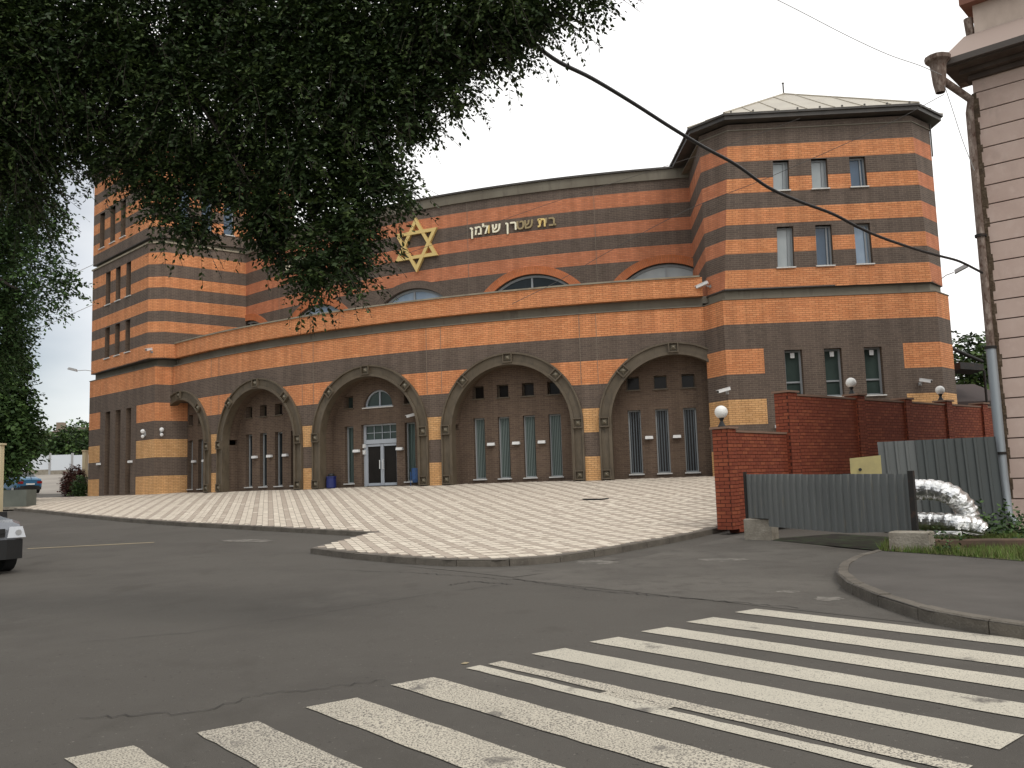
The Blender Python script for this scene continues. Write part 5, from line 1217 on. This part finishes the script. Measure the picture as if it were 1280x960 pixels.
# ------------------------------------------------------------------ FOLIAGE
def leaves(name, O, Dr, nleaf, ln, wd, mats, parent=None, step=None, droop=.25, spread=.9, mi=None):
    """sprays of leaves: origins O, directions Dr"""
    n = len(O); step = step or ln * .55
    t = np.arange(nleaf) + .5; s = t * step
    P = O[:, None, :] + Dr[:, None, :] * s[None, :, None]; P[:, :, 2] -= droop * (s[None, :] ** 2) * RNG.uniform(.5, 1.5, n)[:, None]
    P = P.reshape(-1, 3); P += RNG.normal(0, ln * .12, P.shape); Df = np.repeat(Dr, nleaf, 0); N = len(P)
    side = np.tile(np.where(np.arange(nleaf) % 2, 1, -1), n)[:, None]
    rnd = RNG.normal(0, 1, (N, 3)); lat = np.cross(Df, [0, 0, 1]) ; lat /= np.linalg.norm(lat, axis=1, keepdims=True) + 1e-6
    L = Df * .6 + lat * side * spread + rnd * .35; L[:, 2] -= .25; L /= np.linalg.norm(L, axis=1, keepdims=True)
    W = np.cross(L, RNG.normal(0, .5, (N, 3)) + [0, 0, 1]); W /= np.linalg.norm(W, axis=1, keepdims=True) + 1e-6
    sz = RNG.uniform(.65, 1.25, (N, 1)); A = P; B = P + L * ln * sz * .45 + W * wd * sz; C = P + L * ln * sz; D = P + L * ln * sz * .45 - W * wd * sz
    V = np.stack([A, B, C, D], 1).reshape(-1, 3).astype(np.float32)
    me = bpy.data.meshes.new(name); me.vertices.add(4 * N); me.vertices.foreach_set('co', V.ravel()); me.loops.add(4 * N); me.loops.foreach_set('vertex_index', np.arange(4 * N, dtype=np.int32)); me.polygons.add(N); me.polygons.foreach_set('loop_start', np.arange(0, 4 * N, 4, dtype=np.int32))
    for m in mats: me.materials.append(m)
    mm = np.repeat(RNG.integers(0, len(mats), n), nleaf) if mi is None else np.repeat(mi, nleaf)
    me.polygons.foreach_set('material_index', mm.astype(np.int32)); me.update(calc_edges=True)
    o = bpy.data.objects.new(name, me); COL.objects.link(o)
    if parent is not None: o.parent = parent
    return o
_kk = RNG.normal(0, 1, (14, 3)); _kk /= np.linalg.norm(_kk, axis=1, keepdims=True); _ph = RNG.uniform(0, 6.28, 14)
def clump(P, size):
    q = P @ (_kk * (2 * math.pi / size) * np.linspace(.7, 1.6, 14)[:, None]).T + _ph; return np.sin(q).sum(1) / math.sqrt(7)
def blob_sprays(blobs, dens, jitter=.15, outw=.75, down=.35, inner=.35):
    """blobs: (x,y,z,rx,ry,rz); returns origins and directions"""
    OO = []; DD = []
    for b in blobs:
        c = np.array(b[:3]); r = np.array(b[3:6]); n = int(dens * (r[0] * r[1] + r[1] * r[2] + r[0] * r[2]) / 3 * (b[6] if len(b) > 6 else 1))
        v = RNG.normal(0, 1, (n, 3)); v /= np.linalg.norm(v, axis=1, keepdims=True); rad = np.where(RNG.random(n) < inner, RNG.uniform(.3, .85, n), RNG.uniform(.82, 1.06, n) + RNG.normal(0, jitter * .4, n))
        nz_ = 1 + .16 * np.sin(v[:, 0] * 5 + b[0]) * np.sin(v[:, 2] * 6 + b[1]) + .1 * np.sin(v[:, 1] * 9)
        O = c + v * r * (rad * nz_)[:, None]; D = v * outw + RNG.normal(0, .45, (n, 3)); D[:, 2] -= down; D /= np.linalg.norm(D, axis=1, keepdims=True)
        OO.append(O); DD.append(D)
    return np.concatenate(OO), np.concatenate(DD)
def pxblob(px, py, Y, rpx, rz=None, ry=None, k=1):
    p = at(px, py, Y); r = rpx * Y / F_PX; return (p.x, p.y, p.z, r, ry or r, (rz * Y / F_PX) if rz else r, k)
# big tree overhanging from the left, close to the camera
bt = empty('overhanging_tree', (-8.0, 7.5, -1.5), label='big dark leafy tree hanging over the street at the upper left', cat='tree')
NB = [(-90, 100, 9, 170), (60, 60, 9, 120), (200, 30, 9, 120), (330, 20, 9, 120), (450, 30, 8.6, 110), (560, 10, 8.2, 90), (640, -10, 8, 75), (715, -28, 8, 52), (600, 45, 8.4, 55),
      (30, 160, 9.2, 85), (130, 130, 9.4, 95), (250, 130, 9, 110), (370, 110, 8.7, 115), (470, 100, 8.5, 95), (540, 85, 8.4, 60), (300, 215, 8.9, 75), (400, 200, 8.6, 85), (455, 185, 8.6, 58),
      (205, 225, 9.1, 62), (150, 195, 9.3, 52), (440, 260, 8.6, 52), (405, 310, 8.6, 48), (432, 338, 8.6, 34), (385, 345, 8.6, 28), (450, 300, 8.6, 26), (330, 285, 8.8, 36), (240, 285, 9, 26), (345, 320, 8.8, 18), (200, 280, 9.1, 18),
      (474, 225, 8.6, 24), (512, 150, 8.5, 36), (300, 250, 8.8, 48), (20, 230, 9.4, 60), (500, 243, 8.5, 16), (680, 20, 8.2, 35), (745, 0, 8, 28), (640, 60, 8.3, 30), (570, 120, 8.4, 22), (365, 262, 8.7, 50), (-20, 30, 9, 120)]
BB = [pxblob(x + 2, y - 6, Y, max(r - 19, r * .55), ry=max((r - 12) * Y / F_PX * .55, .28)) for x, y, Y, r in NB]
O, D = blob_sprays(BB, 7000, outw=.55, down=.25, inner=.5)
kp = clump(O, .55) + .6 * clump(O + 3, .22) > -.55; O, D = O[kp], D[kp]
# drooping twigs reaching out of the canopy edge
O2, D2 = blob_sprays(BB, 900, outw=1.2, down=.22, inner=0); kp = clump(O2, .4) > .05; O2, D2 = O2[kp], D2[kp]
D2 = D2 + np.array([.35, 0, -.1]); D2 /= np.linalg.norm(D2, axis=1, keepdims=True)
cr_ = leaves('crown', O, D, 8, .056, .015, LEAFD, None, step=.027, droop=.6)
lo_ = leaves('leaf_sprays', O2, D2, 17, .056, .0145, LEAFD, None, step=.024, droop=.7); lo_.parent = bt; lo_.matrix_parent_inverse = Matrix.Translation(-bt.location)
def stems(name, O, D, L, droop, w, m, parent):
    t = np.linspace(-.25, 1, 7) * L; P = O[:, None, :] + D[:, None, :] * t[None, :, None]; P[:, :, 2] -= droop * np.clip(t, 0, None)[None] ** 2
    V = np.stack([P + [w, 0, 0], P - [w * .5, w, w], P + [-w * .5, w, -w]], 2); n, k = P.shape[:2]; F = []
    idx = np.arange(n * k * 3).reshape(n, k, 3); a, b = idx[:, :-1], idx[:, 1:]
    F = np.concatenate([np.stack([a[..., q], a[..., (q + 1) % 3], b[..., (q + 1) % 3], b[..., q]], -1).reshape(-1, 4) for q in range(3)])
    me = bpy.data.meshes.new(name); me.from_pydata(V.reshape(-1, 3).tolist(), [], F.tolist()); me.materials.append(m); o = bpy.data.objects.new(name, me); COL.objects.link(o); o.parent = parent; o.matrix_parent_inverse = Matrix.Translation(-parent.location); o['kind'] = 'stuff'; return o
stems('twigs', O2, D2, .42, .7, .0022, BARK, bt)
cr_.parent = bt; cr_.matrix_parent_inverse = Matrix.Translation(-bt.location)
def limb(pts, r0, r1, name='branch', parent=bt, n=8, m=BARK):
    path = smooth_path(pts, 6); k = len(path); mb = MB().tube(path, [r0 + (r1 - r0) * i / (k - 1) for i in range(k)], n); return child(name, mb, m, parent)
limb([(-8.0, 7.5, -1.6), (-7.9, 7.6, 1.5), (-7.5, 7.9, 4), (-7.0, 8.3, 6.5)], .38, .24, 'trunk')
limb([(-7.6, 7.8, 3.2), (-5.8, 8.6, 4.4), (-4, 9, 4.6), (-2.0, 8.8, 4.4), (-.6, 8.6, 4.2), (.6, 8.2, 4.9)], .17, .03)
for k_ in range(16):
    px_, py_ = random.choice([(300, 60), (260, 180), (380, 240), (440, 150), (560, 60), (640, 20), (420, 300), (200, 90), (330, 80)]); a = at(px_ + random.uniform(-60, 10), py_ - random.uniform(30, 110), 8.9); b = at(px_ + random.uniform(20, 70), py_ + random.uniform(10, 60), 8.5); limb([a, (a + b) / 2 + Vector((0, 0, .08)), b], .022, .006, n=5)
for a, b in (((-4, 9, 4.6), at(300, 190, 8.9)), ((-3.2, 9, 4.6), at(430, 300, 8.6)), ((-2.2, 8.8, 4.4), at(470, 160, 8.5)), ((-5, 8.8, 4.5), at(150, 180, 9.2)), ((-6, 8.5, 4.4), at(30, 200, 9.2))):
    a = Vector(a); b = Vector(b); m_ = (a + b) / 2 + Vector((.1, 0, .15)); limb([a, m_, b], .06, .012)
# second tree at the left edge, mid distance
lt = empty('street_tree', (-17.5, 24, -1.2), label='mid green tree at the left edge reaching down behind the cars', cat='tree')
SB = [(-75, 330, 24, 80), (-25, 270, 23, 48), (20, 245, 22, 34), (2, 335, 23, 40), (50, 290, 22, 16), (58, 345, 22, 15), (80, 362, 22, 9), (26, 385, 23, 18), (-12, 420, 24, 34), (-50, 420, 24, 60), (45, 322, 22, 18), (70, 250, 22, 18), (62, 372, 22, 9)]
O, D = blob_sprays([pxblob(x, y, Y, r) for x, y, Y, r in SB], 1250, outw=.8, down=.1); D[:, 0] += .25; D /= np.linalg.norm(D, axis=1, keepdims=True)
kp = clump(O, 1.0) > -.5; O, D = O[kp], D[kp]
c2 = leaves('crown', O, D, 10, .11, .032, LEAF, None, step=.06); c2.parent = lt; c2.matrix_parent_inverse = Matrix.Translation(-lt.location)
limb([(-18.5, 24, -1.2), (-18.3, 24, 1.5), (-17, 24, 4), (-15, 23.5, 6)], .25, .1, 'trunk', lt); limb([(-17, 24, 4), (-13.6, 22.5, 5.6), (-12.2, 22, 5.2)], .09, .03, parent=lt)
lt2 = empty('conical_tree', (-31.5, 48, -.3), label='dense dark green tree standing at the left above the blue car', cat='tree')
SB = [(-10, 550, 48, 30), (12, 548, 48, 26), (-15, 500, 48, 36), (14, 505, 48, 20), (20, 560, 48, 16), (0, 455, 48, 24), (10, 435, 48, 12), (-40, 530, 48, 50), (28, 540, 48, 11), (-25, 575, 48, 16), (30, 515, 48, 8)]
O, D = blob_sprays([pxblob(x, y, Y, r) for x, y, Y, r in SB], 560, outw=.7, down=.5)
kp = clump(O, 1.6) > -.6; O, D = O[kp], D[kp]
c2 = leaves('crown', O, D, 7, .26, .085, LEAF, None, step=.14); c2.parent = lt2; c2.matrix_parent_inverse = Matrix.Translation(-lt2.location)
limb([(-31.5, 48, -.4), (-31.4, 48, 3), (-31.3, 48, 7)], .3, .1, 'trunk', lt2)
def bgtree(px, py, Y, rpx, rzpx, label, mats=LEAFB, dens=60, ln=.4, base=None, blobs=None, name='background_tree', group=None):
    p = at(px, py, Y); zb = base if base is not None else zr(Y) - .3; r = empty(name, (p.x, Y, zb), label=label, cat='tree', group=group); rr = rpx * Y / F_PX; rz = rzpx * Y / F_PX
    bl = [(p.x + rr * a, Y + rr * b * .6, p.z + rz * c, rr * s, rr * s, rz * s) for a, b, c, s in (blobs or ((0, 0, 0, .75), (-.55, .1, -.25, .5), (.55, -.1, -.2, .5), (.1, .2, .5, .5), (-.3, -.2, .35, .45), (.4, 0, .3, .4), (0, -.2, -.5, .6)))]
    O, D = blob_sprays(bl, dens, outw=.7, down=.15); c = leaves('crown', O, D, 6, ln, ln * .34, mats, None, step=ln * .5); c.parent = r; c.matrix_parent_inverse = Matrix.Translation(-r.location)
    limb([(p.x, Y, zb), (p.x + .1, Y, (zb + p.z) / 2), (p.x, Y, p.z + rz * .3)], max(rr * .08, .08), .05, 'trunk', r, 6)
G_t = 'green trees behind the white fence'
bgtree(52, 562, 104, 26, 26, 'rounded green tree behind the white fence beside the dark tree', group=G_t); bgtree(84, 560, 102, 24, 28, 'bright green tree behind the white fence in its middle part', group=G_t); bgtree(107, 556, 100, 16, 30, 'narrow green tree behind the white fence touching the left tower', group=G_t)
bgtree(1213, 462, 48, 30, 46, 'green tree behind the garden wall right of the right tower', ln=.3, dens=90, base=-.5); bgtree(1238, 475, 52, 22, 50, 'green tree partly hidden behind the downpipe of the pink house', ln=.3, dens=90, base=-.5)
def bush(name, px, py, Y, rpx, rzpx, label, mats, ln=.12, dens=500, cat='shrub', n=6, z=None):
    p = at(px, py, Y); rr = rpx * Y / F_PX; rz = rzpx * Y / F_PX; zb = z if z is not None else zp(p.x, Y); r = empty(name, (p.x, Y, zb), label=label, cat=cat)
    bl = [(p.x, Y, p.z, rr * .7, rr * .7, rz), (p.x + rr * .4, Y - .1, p.z - rz * .3, rr * .55, rr * .5, rz * .6), (p.x - rr * .4, Y, p.z - rz * .35, rr * .5, rr * .5, rz * .6)]
    O, D = blob_sprays(bl, dens, outw=.5, down=-.3); c = leaves('foliage', O, D, n, ln, ln * .3, mats, None, step=ln * .5); c.parent = r; c.matrix_parent_inverse = Matrix.Translation(-r.location)
    limb([(p.x, Y, zb - .05), (p.x, Y, p.z)], .04, .015, 'stem', r, 5)
bush('conifer_shrub', 87, 603, 57, 8, 14, 'reddish brown columnar shrub left of the other by the tower', LEAFR, ln=.14, dens=1500, z=.1)
bush('conifer_shrub', 97, 601, 57.5, 8, 15, 'taller reddish brown shrub beside the cream gate post', LEAFR, ln=.14, dens=1500, z=.1)
bush('round_shrub', 101, 609, 56, 9, 10, 'dark green low shrub at the foot of the left tower', LEAF, ln=.12, dens=1500, z=.1)
bush('weed_clump', 1222, 657, 16.6, 26, 17, 'green weeds growing round the foil pipe end', LEAF, ln=.10, dens=420, z=-1.35); bush('weed_clump', 1262, 655, 17.2, 24, 16, 'tall green weeds at the foot of the pink house', LEAF, ln=.10, dens=420, z=-1.35)
bush('weed_clump', 1187, 681, 14.6, 12, 17, 'dark climbing weeds over the concrete edge by the grass', LEAF, ln=.07, dens=500, z=-1.38); bush('weed_clump', 1290, 668, 15.3, 26, 14, 'leafy weeds at the right frame edge behind the grass', LEAF, ln=.09, dens=420, z=-1.3)
bush('weed_clump', 1163, 671, 15.3, 8, 6, 'small weeds beside the pale concrete block', LEAF, ln=.06, dens=500, z=-1.38)

# ------------------------------------------------------------------ BACK RIGHT: BROWN-ROOFED SHED AND PARASOL
sh = empty('garden_shed', (20, 38, -1), label='low shed with brown roof behind the garden wall at right', cat='building')
p, q = at(1186, 500, 38), at(1250, 500, 38); zt = at(1200, 503, 38).z; zr2 = at(1200, 482, 38).z
child('wall', MB().box((p.x - .5, 38.3, -1), (q.x, 42, zt)), mat('shed wall', (.3, .27, .22), .9), sh)
for k in range(3): child('window', MB().box((p.x + .55 + k * .62, 38.22, zt - .9), (p.x + 1.05 + k * .62, 38.3, zt - .1)), GLASSG, sh)
mb = MB(); x0, x1 = p.x - .9, q.x + .4; RT = [Vector((x0, 37.6, zt)), Vector((x1, 37.6, zt)), Vector((x1 - .3, 40.2, zr2 + .25)), Vector((x0 + .3, 40.2, zr2 + .25))]; mb.face(RT); mb.face([v - Vector((0, 0, .08)) for v in RT[::-1]]); mb.face([RT[0] - Vector((0, 0, .3)), RT[1] - Vector((0, 0, .3)), RT[1], RT[0]])
child('roof', mb, mat('brown shed roof', (.06, .045, .042), .8), sh)
pr = empty('shade_canopy', (19.5, 36.6, -.5), label='dark shade canopy with slanting beam right of the right tower', cat='canopy'); a, b = at(1186, 434, 36.6), at(1228, 452, 37.5)
child('beam', MB().tube([a, b], .07, 6), DARKSTEEL, pr); a2, b2 = at(1200, 452, 36.6), at(1230, 463, 37.5); child('awning', MB().prism([(a2.x, a2.y), (b2.x, b2.y), (b2.x + .2, b2.y + 1.5), (a2.x + .2, a2.y + 1.5)], b2.z - .0, b2.z + .28), DARKSTEEL, pr)
child('post', MB().tube([(b2.x, b2.y, -.5), (b2.x, b2.y, b2.z)], .05, 6), DARKSTEEL, pr)

# ------------------------------------------------------------------ CARS
def car(name, p, rz, label, body_m, dims, bumper_m, rear=False, seed=0):
    L, W, H = dims; r = empty(name, p, rz, label=label, cat='car')
    # stations along the length (x from the front, 0..1): lower edge, shoulder height, roof height, half width at shoulder, half width at roof
    if rear: st_ = [(0, .30, .62, .62, .78, .74), (.03, .22, .66, .66, .90, .84), (.12, .2, .70, .71, .96, .90), (.27, .2, .72, .76, 1, .9), (.30, .2, .72, .80, 1, .86), (.42, .2, .72, .98, 1, .74), (.55, .2, .72, 1.0, 1, .74), (.70, .2, .72, .985, 1, .74), (.82, .2, .72, .78, 1, .84), (.86, .2, .71, .745, .98, .88), (.97, .22, .68, .70, .94, .86), (1, .3, .62, .63, .86, .8)]
    else: st_ = [(0, .28, .50, .52, .70, .66), (.02, .22, .56, .60, .88, .82), (.06, .2, .58, .63, .95, .9), (.2, .2, .62, .67, 1, .92), (.26, .2, .63, .70, 1, .9), (.38, .2, .64, .96, 1, .76), (.5, .2, .64, 1.0, 1, .76), (.8, .2, .64, .98, 1, .76), (.95, .22, .62, .78, .96, .82), (1, .3, .6, .62, .9, .85)]
    mb = MB(); rings = []
    for x, zl, zs, zt_, wa, wb in st_:
        X = L * (.5 - x); a, b = W / 2 * wa, W / 2 * wb; mid = zl + (zs - zl) * .55
        rings.append([Vector(v) for v in ((X, a * .93, H * zl), (X, a, H * (zl + .08)), (X, a * 1.01, H * mid), (X, a * .97, H * zs), (X, b, H * max(zt_ - .03, zs + .002)), (X, b * .85, H * zt_), (X, 0, H * (zt_ + .012)), (X, -b * .85, H * zt_), (X, -b, H * max(zt_ - .03, zs + .002)), (X, -a * .97, H * zs), (X, -a * 1.01, H * mid), (X, -a, H * (zl + .08)), (X, -a * .93, H * zl))])
    cab = [(i, i + 1) for i in range(len(st_) - 1) if max(st_[i][3], st_[i + 1][3]) > .9]
    for i in range(len(rings) - 1):
        for k in range(12):
            gm = 1 if ((i, i + 1) in cab and k in (3, 8)) else 0
            if (i, i + 1) in cab and min(st_[i][3], st_[i + 1][3]) < .9 and k in (4, 5, 6, 7): gm = 1
            mb.face([rings[i][k], rings[i][k + 1], rings[i + 1][k + 1], rings[i + 1][k]], gm, smooth=False)
    mb.face(rings[0][::-1]); mb.face(rings[-1]); o = mb.build('body', [body_m, GLASS], r, weld=True)
    bv = o.modifiers.new('bevel', 'BEVEL'); bv.width = .025; bv.segments = 2; bv.limit_method = 'ANGLE'; bv.angle_limit = R_(20)
    wr = H * .22
    for sx in (.5 - .19, .5 - .81):
        for sy in (-1, 1):
            y = sy * (W / 2 - .12); w_ = MB().tube([(L * sx, y - sy * .1, wr), (L * sx, y + sy * .11, wr)], wr, 20).build('wheel', TYRE, r); MB().tube([(L * sx, y + sy * .09, wr), (L * sx, y + sy * .118, wr)], wr * .6, 14).build('rim', GREYP, w_)
    for e_, s in ((.5, 1), (-.5, -1)):
        b_ = MB(); X = L * e_; P = [(X - s * .35, -W * .49), (X - s * .04, -W * .44), (X + s * .06, -W * .25), (X + s * .07, W * .25), (X - s * .04, W * .44), (X - s * .35, W * .49)]
        if s < 0: P = P[::-1]
        P = P[::-1] if s > 0 and False else P; b_.prism(P, H * .17, H * (.40 if not rear else .36)); b_.build('bumper', bumper_m, r)
    for sy in (-1, 1):
        hl = MB().box((L * .5 - .16, sy * W * .36 - .17, H * .42), (L * .5 + .03, sy * W * .36 + .17, H * .55), 0, taper=.7).build('headlight', LIGHTM, r); hv = hl.modifiers.new('bevel', 'BEVEL'); hv.width = .035; hv.segments = 3; MB().tube([(L * .5 - .02, sy * W * .38, H * .48), (L * .5 + .034, sy * W * .38, H * .48)], .055, 12).build('lens', GREYP, hl)
        MB().box((-L * .5 - .015, sy * W * .36 - .16, H * .46), (-L * .5 + .1, sy * W * .36 + .16, H * .57), 0).build('tail_light', TAILM, r)
        MB().box((L * .14, sy * (W / 2 + .02) - .02, H * .64), (L * .14 + .1, sy * (W / 2 + .18), H * .72), 0, taper=.9).build('side_mirror', BLACK, r) if sy > 0 else MB().box((L * .14, -(W / 2 + .18), H * .64), (L * .14 + .1, -(W / 2 - .0), H * .72), 0, taper=.9).build('side_mirror', BLACK, r)
    MB().box((L * .5 - .05, -W * .24, H * .43), (L * .5 + .035, W * .24, H * .53)).box((L * .5 - .05, -W * .24, H * .475), (L * .5 + .05, W * .24, H * .487)).build('grille', BLACK, r)
    MB().box((-L * .5 - .085, -.26, H * .40), (-L * .5 - .0, .26, H * .47)).build('number_plate', WHITE, r)
    return r
TYRE = mat('tyre rubber', (.018, .018, .018), .85); LIGHTM = mat('headlight glass', (.55, .57, .60), .1, 0, .8); TAILM = mat('red tail light', (.25, .02, .02), .2)
SILV = mat('silver car paint', (.20, .21, .23), .25, .5, .6); BLUEC = mat('blue car paint', (.035, .13, .24), .25, 0, .6)
cp = gp(-52, 722); cp = Vector((cp.x, cp.y, 0)); hd = math.atan2(-.62, .78)
front = at(-26, 715, 17.2); cx_, cy_ = front.x - 2.15 * math.cos(hd), front.y - 2.15 * math.sin(hd)
car('silver_car', (cx_, cy_, zr(17.4) + .01), hd, 'silver car with black bumper entering the frame at the left', SILV, (4.3, 1.78, 1.62), BLACK)
bc = at(23, 615, 62); car('blue_car', (bc.x, 62, zr(62) + .02), R_(138), 'old blue saloon car parked at the far left under the tree', BLUEC, (4.1, 1.65, 1.42), BLACK, rear=True)
